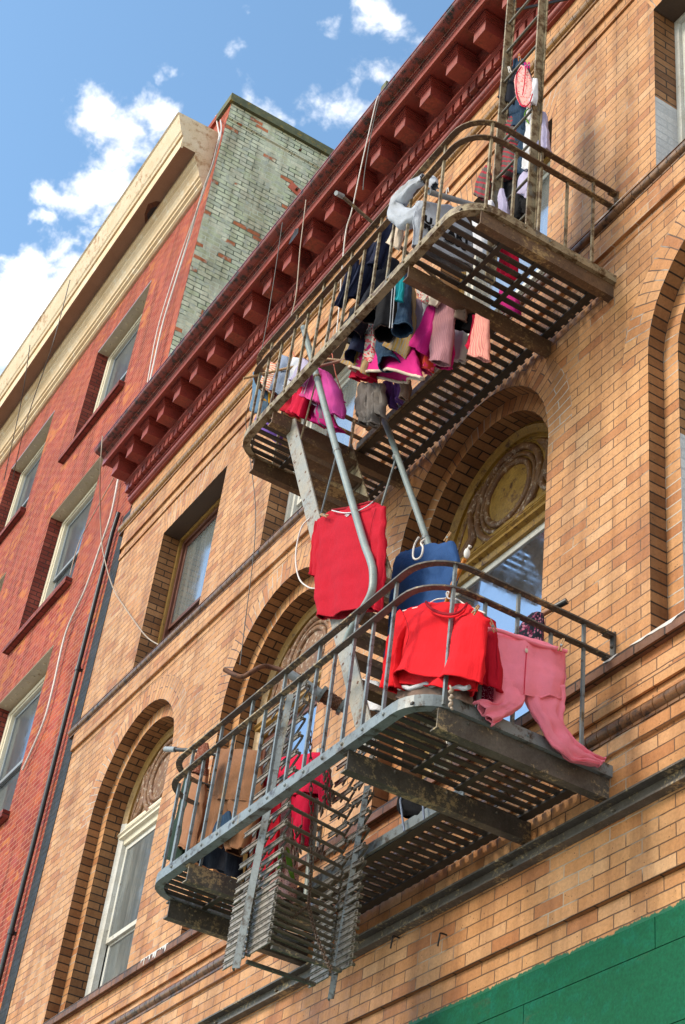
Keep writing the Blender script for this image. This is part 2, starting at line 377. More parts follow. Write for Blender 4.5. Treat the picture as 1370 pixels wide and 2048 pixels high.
for c in WC:
    prev = None
    for k in range(NA):
        a0 = math.pi * k / NA; a1 = math.pi * (k + 1) / NA
        def P(r, a, y=0): return (c - r * math.cos(a), y, ZSP + r * math.sin(a))
        # voussoir face: u along the radius, v along the arc
        w.face([P(RO, a0), P(REXT, a0), P(REXT, a1), P(RO, a1)], [(0, 1.1 * a0), (.27, 1.1 * a0), (.27, 1.1 * a1), (0, 1.1 * a1)], 2)
        # soffit of the outer order
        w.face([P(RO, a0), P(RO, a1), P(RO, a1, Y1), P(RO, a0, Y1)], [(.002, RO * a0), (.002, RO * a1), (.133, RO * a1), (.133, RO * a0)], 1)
        # face of the inner order
        w.face([P(RI, a0, Y1), P(RO, a0, Y1), P(RO, a1, Y1), P(RI, a1, Y1)], [(0.002, .9 * a0), (.133, .9 * a0), (.133, .9 * a1), (0.002, .9 * a1)], 2)
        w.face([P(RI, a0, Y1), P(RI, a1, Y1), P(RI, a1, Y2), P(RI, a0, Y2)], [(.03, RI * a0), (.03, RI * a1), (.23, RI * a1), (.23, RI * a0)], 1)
        # wall above the extrados
        p0 = P(REXT, a0); p1 = P(REXT, a1)
        w.face([p0, p1, (p1[0], 0, ZA), (p0[0], 0, ZA)], [(p0[0], p0[2]), (p1[0], p1[2]), (p1[0], ZA), (p0[0], ZA)], 0)
    for s in (-1, 1):
        xo = c + s * RO; xi = c + s * RI
        w.face([(xo, 0, Z2), (xo, 0, ZSP), (xo, Y1, ZSP), (xo, Y1, Z2)], [(.002, Z2), (.002, ZSP), (.133, ZSP), (.133, Z2)], 1)
        w.face([(xo, Y1, Z2), (xo, Y1, ZSP), (xi, Y1, ZSP), (xi, Y1, Z2)], [(.002, Z2), (.002, ZSP), (.133, ZSP), (.133, Z2)], 2)
        zc_ = ZSP - .72 if (c == WC[3] and s == -1) else Z2 - .001
        if zc_ > Z2: w.face([(xi, Y1, Z2), (xi, Y1, zc_), (xi, Y2, zc_), (xi, Y2, Z2)], [(0, Z2), (0, zc_), (.2, zc_), (.2, Z2)], 3)
        zc_ = max(zc_, Z2)
        w.face([(xi, Y1, zc_), (xi, Y1, ZSP), (xi, Y2, ZSP), (xi, Y2, zc_)], [(0, zc_), (0, ZSP), (.2, ZSP), (.2, zc_)], 1)
# spandrel strips between the extrados of neighbouring arches
ext = [XL] + sum([[c - REXT, c + REXT] for c in WC], []) + [XR]
for i in range(0, len(ext), 2): wq(ext[i], ext[i + 1], ZSP, ZA)
# top floor
ed = [XL] + sum([[c - TW, c + TW] for c in TC], []) + [XR]
for i in range(0, len(ed), 2): wq(ed[i], ed[i + 1], TZ0, TZ1)
ZL = 13.20
lx = [XL] + sum([[c - TW - .17, c + TW + .17] for c in TC], []) + [XR]
for i in range(0, len(lx), 2): wq(lx[i], lx[i + 1], TZ1, ZL)
for c in TC:
    for s in (-1, 1):
        q = [(c + s * TW, 0, TZ1), (c + s * (TW + .17), 0, TZ1), (c + s * (TW + .17), 0, ZL)]
        w.face(q, [(p[0], p[2]) for p in q], 0)
for c in TC:                               # flat arch of soldier bricks, fanned
    n = 16
    for k in range(n):
        f0 = -1 + 2 * k / n; f1 = -1 + 2 * (k + 1) / n
        xb0, xb1 = c + f0 * TW, c + f1 * TW; xt0, xt1 = c + f0 * (TW + .17), c + f1 * (TW + .17)
        w.face([(xb0, 0, TZ1), (xb1, 0, TZ1), (xt1, 0, ZL), (xt0, 0, ZL)], [(0.135, f0 * .95), (0.135, f1 * .95), (.55, f1 * .95), (.55, f0 * .95)], 2)
    for s in (-1, 1):
        x = c + s * TW
        if c == TC[3] and s == -1:
            cuts = [(TZ0, 11.66, 3), (11.66, TZ1, 1)]
        else: cuts = [(TZ0, TZ1, 1)]
        for za, zb, mm in cuts:
            w.face([(x, 0, za), (x, 0, zb), (x, .235, zb), (x, .235, za)], [(0, za), (0, zb), (.27, zb), (.27, za)], mm)
    w.face([(c - TW, 0, TZ1), (c + TW, 0, TZ1), (c + TW, .235, TZ1), (c - TW, .235, TZ1)], None, 5)
# zones below the arches
wq(XL, XR, 5.26, 6.16)
wq(XL, XR, 4.6, 5.26, .03)
w.face([(XL, 0, 5.26), (XR, 0, 5.26), (XR, .03, 5.26), (XL, .03, 5.26)], None, 1)
# body behind, a core box added to block light
w.box(XL, XR, .62, 14, -.1, 14.6, 1)
w.face([(XL, 0, -.1), (XL, 0, 14.6), (XL, .62, 14.6), (XL, .62, -.1)], None, 0)
w.face([(XR, 0, -.1), (XR, 0, 14.6), (XR, .62, 14.6), (XR, .62, -.1)], None, 0)
w.build('wall', [M['tan'], M['tan_shaded'], M['tan_arch'], M['white_brick'], M['brown_brick'], M['plaster']], bld, fix=False)
# sills and string courses (profiles y,z from top to bottom)
def course(name, prof, mat, xl=XL, xr=XR, smooth=False):
    b = MB(); b.xprism(prof, xl, xr, 0, smooth=False); return b.build(name, mat, bld)
def roll(yc, zc, r, a0=80, a1=-90, n=10):
    return [(yc - r * math.cos(math.radians(a0 + (a1 - a0) * k / n)), zc + r * math.sin(math.radians(a0 + (a1 - a0) * k / n))) for k in range(n + 1)]
def moulding(name, prof, mat, joint=.098, xl=XL, xr=XR):
    """a run of glazed moulding bricks with real joints"""
    b = MB(); x = xl; n = 0
    while x < xr:
        x2 = min(xr, x + joint); dz = random.uniform(-.0012, .0012)
        b.xprism([(y + dz, z + dz) for y, z in prof], x + .003, x2 - .003, 0)
        x = x2
    back = min(y for y, z in prof)
    b.xprism([(y + .006 if y < 0 else y, z - .002) for y, z in prof], xl, xr, 1)
    return b.build(name, [mat, M['tan_shaded']], bld)
# second-floor sill course and bands under it
course('sill_course', [(.5, 6.745), (-.055, 6.735), (-.055, 6.662), (.0, 6.662)], M['brown_brick'], XL - .02)
course('brick_band', [(.0, 6.662), (-.0, 6.36)], M['tan'])
course('brick_band', [(.0, 6.472), (-.028, 6.472), (-.028, 6.395), (0.02, 6.395), (.02, 6.335), (-.03, 6.335), (-.03, 6.318), (0, 6.318)], M['tan'])
moulding('roll_moulding', [(0, 6.316)] + roll(-.012, 6.272, .043, 80, -70) + [(-.03, 6.222), (-.03, 6.208), (0, 6.208)], M['glaze_dark'])
course('brick_band', [(0, 6.206), (-.024, 6.206), (-.024, 6.118), (0, 6.118)], M['tan'])
# top-floor sill: white-topped glazed roll, brick band, ledge
moulding('roll_moulding', [(.5, 10.757), (-.05, 10.748), (-.055, 10.735)] + roll(-.022, 10.683, .046, 75, -80) + [(-.035, 10.632), (-.035, 10.615), (0, 10.615)], M['glaze_dark'], xl=XL - .16)
course('brick_band', [(0, 10.617), (-.03, 10.617), (-.03, 10.375), (.0, 10.375)], M['tan'])
course('brick_band', [(.0, 10.375), (.0, 10.29)], M['tan'])
# frieze: two stepped grooves, ochre roll, brick, up to the cornice
course('brick_band', [(-.035, 13.69), (-.035, 13.375), (-.005, 13.375), (-.005, 13.30), (-.018, 13.30), (-.018, 13.205), (.0, 13.205), (0, 13.19)], M['tan'])
moulding('roll_moulding', [(0, 13.89), (-.05, 13.885), (-.05, 13.868)] + roll(-.02, 13.79, .062, 70, -80) + [(-.05, 13.715), (-.05, 13.692), (0, 13.692)], M['glaze'], xl=XL - .16)
course('brick_band', [(0, 14.2), (-.012, 14.2), (-.012, 13.892), (0, 13.892)], M['tan'])
# steel channel bolted along the front, green band below
chn = thing('steel_channel', 'long grey steel channel bolted along the brick front below the lower fire escape', 'steel channel', (-9, -.03, 5.69))
b = MB(); b.xprism([(.01, 5.80), (-.075, 5.80), (-.075, 5.787), (-.02, 5.787), (-.02, 5.708), (-.06, 5.708), (-.06, 5.695), (.01, 5.695)], XL, XR); b.build('channel_bar', M['metal_dark'], chn)
for k in range(12):
    q = MB(); x = -5.2 - k * .95; q.tube([(x, -.018, 5.745), (x, -.034, 5.745)], .014, 8); q.ball((x, -.034, 5.745), .011, 0, 5); q.build('bolt', M['metal_rung'], chn)
gb = MB(); x = XR; zs = [5.035, 4.862, 4.45, 4.0, 3.5]
for r in range(4):
    x = -5.83 + 2 * 2.45 - (r % 2) * 1.1
    gb.box(XL, XR, .0, .02, zs[r + 1], zs[r], 1)
    while x > -11.4:
        x2 = max(-11.4, x - 2.45); gb.box(x2 + .003, min(XR, x - .003), -.012, .01, zs[r + 1] + .003, zs[r] - .002); x = x2
    x = -11.4
    while x > XL:
        x2 = max(XL, x - .92); gb.box(x2 + .004, x - .004, -.012, .01, zs[r + 1] + .004, zs[r] - .003, 2); x = x2
gb.build('painted_band', [M['green'], M['black'], M['teal']], bld)
b = MB(); b.box(XL, XR, -.02, .3, -.1, 3.49); b.build('shopfront_wall', M['green'], bld)
# black strip at the left edge
b = MB(); b.box(-16.56, XL - .002, -.006, .5, -.1, 14.1); b.build('black_edge', M['black_brick'], bld)

# ---------------------------------------------------------------- red bracketed cornice
cor = MB()
XC0, XC1 = -16.45, XR
crown = [(.3, 14.90), (-.655, 14.90), (-.668, 14.885), (-.668, 14.868)]
crown += [(-.55 - .112 * math.sin(math.radians(90 - 90 * k / 8)) ** .8, 14.868 - .062 * math.sin(math.radians(90 * k / 8))) for k in range(9)]
cor.xprism(crown + [(-.545, 14.80), (-.53, 14.80), (-.53, 14.79), (-.512, 14.785)], XC0, XC1, 1)
cor.xprism([(-.512, 14.785), (-.505, 14.775), (-.505, 14.665), (-.475, 14.665), (-.475, 14.705), (-.10, 14.705)], XC0, XC1, 0, capl=False)
cor.face([(XC0, -.505, 14.665), (XC0, -.505, 14.79), (XC0, .0, 14.79), (XC0, .0, 14.705), (XC0, -.475, 14.705), (XC0, -.475, 14.665)], None, 0)
cor.xprism([(-.13, 14.705), (-.19, 14.705), (-.185, 14.685), (-.16, 14.665), (-.16, 14.65), (-.135, 14.64), (-.13, 14.46), (-.185, 14.458), (-.185, 14.432), (-.16, 14.425), (-.158, 14.412), (-.075, 14.412), (-.075, 14.272), (-.10, 14.268), (-.10, 14.250), (-.08, 14.246)]
           + roll(-.05, 14.213, .040, 60, -75) + [(-.055, 14.172), (-.055, 14.160), (0, 14.160)], XL - .03, XC1, 0)
cor.box(XL - .03, XC1, -.125, .3, 14.30, 14.88, 0)
cornice = cor.build('cornice', [M['cornice'], M['crown']], bld)
x = XL - .02
while x < XC1:
    d = MB(); d.box(x, x + .094, -.152, -.07, 14.285, 14.4125); d.build('dentil', M['cornice'], cornice); x += .1336
for i in range(0, 33):
    x0 = -16.305 + .4675 * i
    if x0 > XC1 - .3: break
    b = MB()
    b.box(x0, x0 + .192, -.39, -.13, 14.462, 14.622)
    for a, z0_, z1_ in ((.010, 14.618, 14.636), (.024, 14.6365, 14.652), (.034, 14.6525, 14.672), (.044, 14.6725, 14.7055)):
        b.box(x0 - a, x0 + .192 + a, -.39 - a, -.13, z0_, z1_)
    b.build('bracket', M['cornice'], cornice, bevel=.003)
# chewed black hole in the fascia
b = MB(); pts = [at(x_, y_, -.5075) for x_, y_ in ((590, 458), (597, 456), (596, 466), (590, 474), (583, 484), (577, 489), (581, 478), (585, 470))]
b.face(pts); b.build('rot_hole', M['black'], cornice)
# small mossy block on the roof edge
b = MB(); c0 = at(776, 160, -.62)
b.box(c0.x - .05, c0.x + .05, -.66, -.50, 14.902, 15.0); tag(b.build('roof_block', M['moss'], bevel=.01), 'small mossy wooden block sitting on the edge of the red cornice', 'block')

# ---------------------------------------------------------------- windows of the tan building
def arch_pts(c, r, y, n=28): return [V((c - r * math.cos(math.pi * k / n), y, ZSP + r * math.sin(math.pi * k / n))) for k in range(n + 1)]
def arched_window(c, frame, tym, tymf, sash, glass, gold_rim):
    fr = MB(); y = Y2
    # frame: jambs and arch rim, 7 cm wide
    rim = [V((c - RI, 0, 6.74))] + [V((p.x, 0, p.z)) for p in arch_pts(c, RI, 0)] + [V((c + RI, 0, 6.74))]
    rin = [V((c - RI + .085, 0, 6.74))] + [V((p.x, 0, p.z)) for p in arch_pts(c, RI - .085, 0)] + [V((c + RI - .085, 0, 6.74))]
    for (da, ya), (db, yb) in (((0, y - .015), (.35, y - .03)), ((.35, y - .03), (.62, y - .012)), ((.62, y - .012), (1, y + .005)), ((1, y + .005), (1, y + .07))):
        A = [a.lerp(b, da) + V((0, ya, 0)) for a, b in zip(rim, rin)]; B = [a.lerp(b, db) + V((0, yb, 0)) for a, b in zip(rim, rin)]
        n = len(A)
        for k in range(n - 1):
            mm = 0 if (1 <= k <= n - 3) else 1
            fr.face([A[k], A[k + 1], B[k + 1], B[k]], None, mm)
    win = fr.build('window', [gold_rim, frame], bld)
    # transom mouldings
    t = MB(); x0, x1 = c - RI + .01, c + RI - .01
    t.xprism([(y + .09, 9.00), (y + .0, 8.995), (y - .0, 8.965), (y + .02, 8.95), (y + .02, 8.925), (y - .035, 8.905), (y - .05, 8.875), (y - .03, 8.86), (y - .03, 8.835), (y + .01, 8.82), (y + .02, 8.77), (y + .07, 8.77)], x0, x1)
    t.build('transom', tym, win)
    # tympanum with an oval and scrolls in relief
    p = MB(); yp = y + .03; zc = 9.02
    for k in range(NA):
        a0 = math.pi * k / NA; a1 = math.pi * (k + 1) / NA; r = RI - .06
        p.face([(c, yp, zc), (c - r * math.cos(a0), yp, zc + r * math.sin(a0)), (c - r * math.cos(a1), yp, zc + r * math.sin(a1))], None, 0)
    p.box(c - RI + .06, c + RI - .06, yp, yp + .03, 8.9, zc)
    oc = V((c, yp, 9.31))
    def ov(rx, rz, dy): return [oc + V((rx * math.cos(2 * math.pi * k / 40), dy, rz * math.sin(2 * math.pi * k / 40))) for k in range(40)]
    for rx, rz, tr in ((.41, .395, .034), (.345, .33, .022), (.285, .27, .03)):
        R_ = ov(rx, rz, -.005); p.tube(R_ + [R_[0], R_[1]], tr, 8, 1, False)
    dome = [ov(.27 * q, .255 * q, -.03 * (1 - q * q) - .004) for q in (1, .8, .6, .4, .2, .02)]
    p.grid(dome, True, 0)
    for s in (-1, 1):
        for off, tr in ((0, .032), (.06, .022), (.11, .016)):
            sp = [(.40 - off * .3, .55 + off * .3), (.52, .44 - off), (.49 + off * .2, .26 - off), (.44 + off, .12), (.50 + off, .03 + off * .4), (.60 + off * .3, .0 + off * .5)]
            p.tube([V((c + s * a, yp - .004, zc + b_)) for a, b_ in [(q.x, q.z) for q in catmull([(a, 0, b_) for a, b_ in sp], 6)]], tr, 6, 1)
        p.tube([V((c + s * a, yp - .002, zc + b_)) for a, b_ in ((.70, .05), (.62, .25), (.56, .38))], .012, 6, 1)
    for rr in (RI - .115, RI - .14):
        p.tube([V((q.x, yp - .002, q.z)) for q in arch_pts(c, rr, 0)], .009, 6, 0)
    p.build('tympanum', [tymf, tymf if tymf is not M['gold'] else M['gold_flake']], win)
    # sashes
    s = MB(); x0, x1 = c - RI + .085, c + RI - .085; ys = y + .05
    for za, zb, dy in ((7.665, 8.77, 0), (6.745, 7.70, .035)):
        yy = ys + dy
        s.box(x0, x0 + .055, yy, yy + .035, za, zb); s.box(x1 - .055, x1, yy, yy + .035, za, zb)
        s.box(x0 + .055, x1 - .055, yy + .002, yy + .035, zb - .06, zb); s.box(x0 + .055, x1 - .055, yy + .002, yy + .035, za, za + .05)
    s.build('sash', sash, win, bevel=.004)
    gpane = MB()
    for za, zb, dy in ((7.715, 8.71, 0), (6.795, 7.64, .035)):
        gpane.box(x0 + .05, x1 - .05, ys + dy + .014, ys + dy + .02, za - .006, zb + .006)
    gpane.build('pane', glass, win)
    return win
arched_window(WC[0], M['white_wood'], M['cream_wood'], M['rust_flake'], M['white_wood'], M['glass_dirty'], M['ochre_wood'])
arched_window(WC[1], M['ochre_wood'], M['ochre_wood'], M['rust_flake'], M['brown_wood'], M['glass'], M['ochre_wood'])
arched_window(WC[2], M['gold'], M['gold'], M['gold'], M['white_wood'], M['glass'], M['gold'])
arched_window(WC[3], M['white_wood'], M['cream_wood'], M['gold'], M['white_wood'], M['glass_grey'], M['ochre_wood'])
def flat_window(c, frame, sash, glass, mid=11.46):
    fr = MB(); y = .235; x0, x1 = c - TW, c + TW; z0, z1 = 10.75, TZ1 - .002
    def ring(w_, ya, yb, d0):
        a, b_ = x0 + d0, x1 - d0; zt = z1 - d0
        fr.box(a, a + w_, ya, yb, z0, zt); fr.box(b_ - w_, b_, ya, yb, z0, zt); fr.box(a + w_, b_ - w_, ya + .001, yb, zt - w_, zt)
    ring(.05, y - .02, y + .05, 0.0)
    win = fr.build('window', frame, bld, bevel=.006)
    fr = MB(); ring(.05, y + .012, y + .10, .0505); fr.build('inner_frame', sash, win, bevel=.005)
    s = MB(); a, b_ = x0 + .10, x1 - .10; ys = y + .04
    for za, zb, dy in ((mid - .02, z1 - .10, 0), (z0, mid + .02, .032)):
        yy = ys + dy
        s.box(a, a + .05, yy, yy + .03, za, zb); s.box(b_ - .05, b_, yy, yy + .03, za, zb)
        s.box(a + .05, b_ - .05, yy + .002, yy + .03, zb - .055, zb); s.box(a + .05, b_ - .05, yy + .002, yy + .03, za, za + .045)
    s.build('sash', sash, win, bevel=.004)
    p = MB()
    p.box(a + .045, b_ - .045, ys + .012, ys + .017, mid + .02, z1 - .15); p.box(a + .045, b_ - .045, ys + .044, ys + .049, z0 + .04, mid - .03)
    p.build('pane', glass, win)
    # back closing
    return win
flat_window(TC[0], M['ochre_wood'], M['brown_wood'], M['glass_grey'])
flat_window(TC[1], M['white_wood'], M['white_wood'], M['glass_grey'])
flat_window(TC[2], M['ochre_wood'], M['white_wood'], M['glass_grey'])
flat_window(TC[3], M['white_wood'], M['white_wood'], M['glass_grey'])

# ---------------------------------------------------------------- red brick neighbour
rb = thing('brick_building', 'tall red brick building with cream cornice and pale green painted side wall', 'building', (-28, 5, 0))
RX0, RX1 = -46.0, -16.36
RC = [-19.40, -23.53, -27.66, -31.79, -35.92]; RW = 1.09
rows_ = [(12.93, 10.35), (16.49, 14.02), (20.18, 17.82)]
r = MB()
def rq(x0, x1, z0, z1, m=0, y=0): r.face([(x0, y, z0), (x1, y, z0), (x1, y, z1), (x0, y, z1)], [(x0, z0), (x1, z0), (x1, z1), (x0, z1)], m)
redg = [RX0] + sum([[c - RW, c + RW] for c in RC[::-1]], []) + [RX1 - .004]
zb = -.1
for zt, z0 in rows_:
    rq(RX0, RX1 - .004, zb, z0)
    for i in range(0, len(redg), 2): rq(redg[i], redg[i + 1], z0, zt)
    zb = zt
rq(RX0, RX1 - .004, zb, 22.96)
RD = .28
for c in RC:
    for zt, z0 in rows_:
        for s in (-1, 1):
            x = c + s * RW
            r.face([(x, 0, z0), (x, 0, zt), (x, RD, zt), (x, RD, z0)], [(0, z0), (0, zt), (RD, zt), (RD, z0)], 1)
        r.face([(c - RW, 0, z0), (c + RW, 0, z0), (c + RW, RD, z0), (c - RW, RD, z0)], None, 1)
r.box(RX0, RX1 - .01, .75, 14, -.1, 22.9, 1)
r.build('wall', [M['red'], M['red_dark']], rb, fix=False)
s = MB()     # green side wall with a corbelled top
s.face([(RX1, .0, -.1), (RX1, 14, -.1), (RX1, 14, 22.4), (RX1, .0, 22.4)], [(0, -.1), (14, -.1), (14, 22.4), (0, 22.4)])
s.face([(RX1, .0, 22.4), (RX1, 14, 22.4), (RX1 + .03, 14, 22.42), (RX1 + .03, .0, 22.42)], None)
s.face([(RX1 + .03, .0, 22.42), (RX1 + .03, 14, 22.42), (RX1 + .03, 14, 22.78), (RX1 + .03, .0, 22.78)], [(0, 22.42), (14, 22.42), (14, 22.78), (0, 22.78)])
s.face([(RX1 - .003, -.001, 22.4), (RX1 + .03, -.001, 22.42), (RX1 + .03, -.001, 22.78), (RX1 - .003, -.001, 22.78)], None, 1)
s.build('side_wall', [M['green_brick'], M['red']], rb, fix=False)
cp = MB(); cp.box(RX1 - .45, RX1 + .09, -.05, 14, 22.78, 22.962)
cp.build('coping', M['moss'], rb, bevel=.02)
cp = MB(); cp.box(RX0, RX1 - .452, -.05, .35, 22.80, 22.97); cp.build('coping', M['red'], rb)
# cream cornice
cm = MB(); CX1 = -16.62
cm.xprism([(0.0, 22.30), (-.75, 22.27), (-.765, 22.245), (-.735, 22.22), (-.70, 22.10), (-.66, 21.98), (-.635, 21.90), (-.61, 21.87), (-.61, 21.835)], RX0, CX1, 1, capl=False, capr=False)
cm.xprism([(-.61, 21.835), (-.60, 21.80), (-.57, 21.80), (-.57, 21.50)], RX0, CX1, 0, capl=False, capr=False)
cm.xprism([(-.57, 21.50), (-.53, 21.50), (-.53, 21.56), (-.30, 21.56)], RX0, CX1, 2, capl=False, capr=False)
low = [(-.30, 21.56), (-.30, 21.46), (-.27, 21.40), (-.235, 21.37), (-.235, 21.30), (-.19, 21.24), (-.16, 21.16), (-.15, 21.10), (-.12, 21.08), (-.12, 21.02), (-.075, 20.99), (-.075, 20.94), (-.04, 20.91), (0, 20.905)]
cm.xprism(low, RX0, CX1, 0, capl=False, capr=False)
full = [(0.0, 22.30), (-.75, 22.27), (-.765, 22.245), (-.735, 22.22), (-.70, 22.10), (-.66, 21.98), (-.635, 21.90), (-.61, 21.87), (-.61, 21.835), (-.60, 21.80), (-.57, 21.80), (-.57, 21.50), (-.53, 21.50), (-.53, 21.56)] + low
cm.face([(CX1, y, z) for y, z in full][::-1], None, 3)
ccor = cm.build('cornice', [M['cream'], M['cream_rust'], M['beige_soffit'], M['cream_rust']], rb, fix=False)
b = MB()
for ring in ([(303, 416), (313, 413), (316, 422), (313, 436), (304, 444), (296, 440), (294, 428)], [(290, 457), (299, 452), (297, 463), (288, 472), (284, 468)]):
    b.face([V((q.x, q.y, 21.5575)) for q in [CAM + ray(*p) * ((21.5575 - 1.6) / ray(*p).z) for p in ring]], None, 0)
b.build('rot_hole', M['black'], ccor)
b = MB(); b.face([V((q.x, q.y, 21.5585)) for q in [CAM + ray(*p) * ((21.5585 - 1.6) / ray(*p).z) for p in [(296, 408), (312, 402), (324, 404), (333, 396), (336, 402), (322, 420), (318, 440), (302, 458), (300, 470), (284, 480), (279, 470), (290, 450), (289, 428)]]], None, 0); b.build('rust_patch', M['rust'], ccor)
for c in RC:
    for zt, z0 in rows_:
        f = MB(); y = RD - .06; x0, x1 = c - RW, c + RW
        f.box(x0, x0 + .17, y, y + .12, z0 + .06, zt - .02); f.box(x1 - .17, x1, y, y + .12, z0 + .06, zt - .02)
        f.box(x0 + .17, x1 - .17, y + .002, y + .12, zt - .15, zt - .02)
        f.box(x0 + .02, x0 + .12, y - .02, y, z0 + .06, zt - .06); f.box(x1 - .12, x1 - .02, y - .02, y, z0 + .06, zt - .06); f.box(x0 + .12, x1 - .12, y - .02, y, zt - .12, zt - .06)
        win = f.build('window', M['cream_wood'], rb, bevel=.008)
        l = MB(); l.box(x0 - .0, x1 + .0, .004, RD, zt - .012, zt + .0)
        for k in range(10): l.ball((x0 + .12 + k * (2 * RW - .24) / 9, .10, zt - .014), .026, 0, 5, (1, 1, .7))
        l.build('lintel', M['beige'], win)
        sl = MB(); sl.box(x0 - .2, x1 + .06, -.10, RD, z0 - .10, z0 + .0)
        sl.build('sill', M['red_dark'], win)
        sa = MB(); zm = (z0 + zt) / 2; a, b_ = x0 + .17, x1 - .17
        for za, zb_, dy in ((zm - .03, zt - .15, 0), (z0 + .06, zm + .03, .04)):
            yy = y + .05 + dy
            sa.box(a, a + .06, yy, yy + .035, za, zb_); sa.box(b_ - .06, b_, yy, yy + .035, za, zb_); sa.box(a + .06, b_ - .06, yy + .002, yy + .035, zb_ - .06, zb_); sa.box(a + .06, b_ - .06, yy + .002, yy + .035, za, za + .055)
        sa.build('sash', M['steel'], win)
        p = MB(); p.box(a + .05, b_ - .05, y + .065, y + .07, zm, zt - .2); p.box(a + .05, b_ - .05, y + .105, y + .11, z0 + .1, zm); p.build('pane', M['glass_dark'], win)
# rusty orange tie plates on the green wall
for i, (px, py, s_, lab) in enumerate(((598, 303, .11, 'small orange steel tie plate high on the green side wall'), (592, 381, .15, 'larger orange steel tie plate on the green wall just above the red cornice'))):
    c0 = atx(px, py, RX1); t = thing('tie_plate', lab, 'tie plate', c0, 'tie plates on the green wall')
    b = MB(); X = RX1
    q = [V((X + .012, c0.y + s_ * a, c0.z + s_ * d)) for a, d in ((-1.05, -.15), (.75, -.95), (1.05, .15), (-.7, 1.0))]
    b.face(q); b.face([p - V((.02, 0, 0)) for p in q][::-1])
    for k in range(4): b.face([q[k], q[k] - V((.02, 0, 0)), q[(k + 1) % 4] - V((.02, 0, 0)), q[(k + 1) % 4]])
    b.build('plate', M['orange_plate'], t)
    b = MB(); b.tube([(X, c0.y, c0.z), (X + .06, c0.y, c0.z)], .025, 8); b.build('bolt', M['rust'], t)

# ---------------------------------------------------------------- downpipe and cables
dp = MB(); dp.tube([(-16.70, -.06, -.1), (-16.70, -.06, 13.9), (-16.64, -.06, 14.2)], .030, 10)
dpt = thing('downpipe', 'black downpipe running down the joint between the red and the tan building', 'downpipe', (-16.7, -.06, 0)); dp.build('pipe', M['black'], dpt)
for z in (4.5, 8.2, 11.7):
    q = MB(); q.tube([(-16.70, -.06, z), (-16.70, -.06, z + .06)], .038, 10); q.box(-16.71, -16.69, -.06, .01, z + .01, z + .05); q.build('clip', M['black'], dpt)
def cable(name, label, pts, r, mat, Y=None, cat='cable', group=None, n=6):
    P3 = [at(p[0], p[1], p[2] if len(p) > 2 else Y) for p in pts]
    b = MB(); b.tube(catmull(P3, n), r, 6); return tag(b.build(name, mat), label, cat, group)
cable('cable', 'white cable sagging from the red roof parapet down past the cream cornice', [(432, 232, -.02), (437, 262, -.12), (438, 275, -.80), (425, 330, -.60), (405, 385, -.35), (380, 470, -.16), (352, 560, -.12), (325, 650, -.10), (306, 735, -.10), (297, 775, -.10)], .014, M['white_cable'])
cable('cable', 'second pale cable alongside the white one near the green corner', [(441, 240, -.02), (440, 275, -.78), (412, 370, -.40), (372, 480, -.14), (345, 560, -.12), (315, 660, -.10), (295, 765, -.10)], .010, M['white_cable'])
cable('cable', 'thick white cable curving down the red brick wall below the tan cornice end', [(236, 960, -.05), (222, 1030, -.06), (200, 1095, -.06), (170, 1180, -.06), (132, 1265, -.06), (105, 1380, -.05), (85, 1450, -.05), (45, 1540, -.04)], .017, M['white_cable'])
cable('cable', 'thin tan cable hanging from the left end of the red cornice', [(205, 872, -.70), (201, 930, -.62), (200, 1000, -.3), (203, 1080, -.1), (212, 1130, -.08), (228, 1180, -.07), (250, 1215, -.05), (290, 1270, -.05), (318, 1290, -.04)], .008, M['tan_cable'])
cable('cable', 'thin tan cable slanting across the red wall window', [(228, 955, -.04), (200, 1005, -.05), (165, 1070, -.05), (150, 1110, -.1), (140, 1150, -.1)], .007, M['tan_cable'])
cable('wire', 'pale twin wire looped over the red cornice and hanging to the upper railing', [(757, 192, -.69), (752, 205, -.71), (738, 265, -.72), (722, 335, -.72), (704, 420, -.7), (690, 475, -.68), (676, 640, -.62), (668, 700, -.6)], .007, M['white_cable'], cat='wire')
cable('wire', 'dark wire hanging beside the pale twin wire from the red cornice', [(762, 190, -.69), (754, 215, -.71), (742, 270, -.72), (730, 340, -.72), (726, 380, -.72)], .005, M['grey_wire'], cat='wire')
cable('wire', 'dark wire dropping from the cornice gutter past the left end of the upper fire escape', [(565, 445, -.70), (551, 540, -.72), (535, 640, -.7), (515, 740, -.66), (500, 800, -.4), (492, 850, -.2), (510, 1000, -.1), (508, 1100, -.1), (492, 1230, -.1), (480, 1330, -.1)], .005, M['grey_wire'], cat='wire')
cable('wire', 'grey wire dropping from the cornice through the upper balcony rail', [(612, 400, -.70), (606, 450, -.71), (600, 500, -.72), (592, 590, -.72), (580, 640, -.72)], .006, M['tan_cable'], cat='wire')
cable('wire', 'thin black wire crossing the far left of the cream cornice', [(140, 560, -1.2), (105, 690, -1.2), (70, 790, -1.0), (45, 870, -.6), (25, 960, -.3)], .008, M['grey_wire'], cat='wire')
cable('wire', 'second thin black wire at the far left of the cream cornice', [(60, 690, -1.2), (45, 790, -1.0), (28, 870, -.6), (8, 960, -.3)], .008, M['grey_wire'], cat='wire')

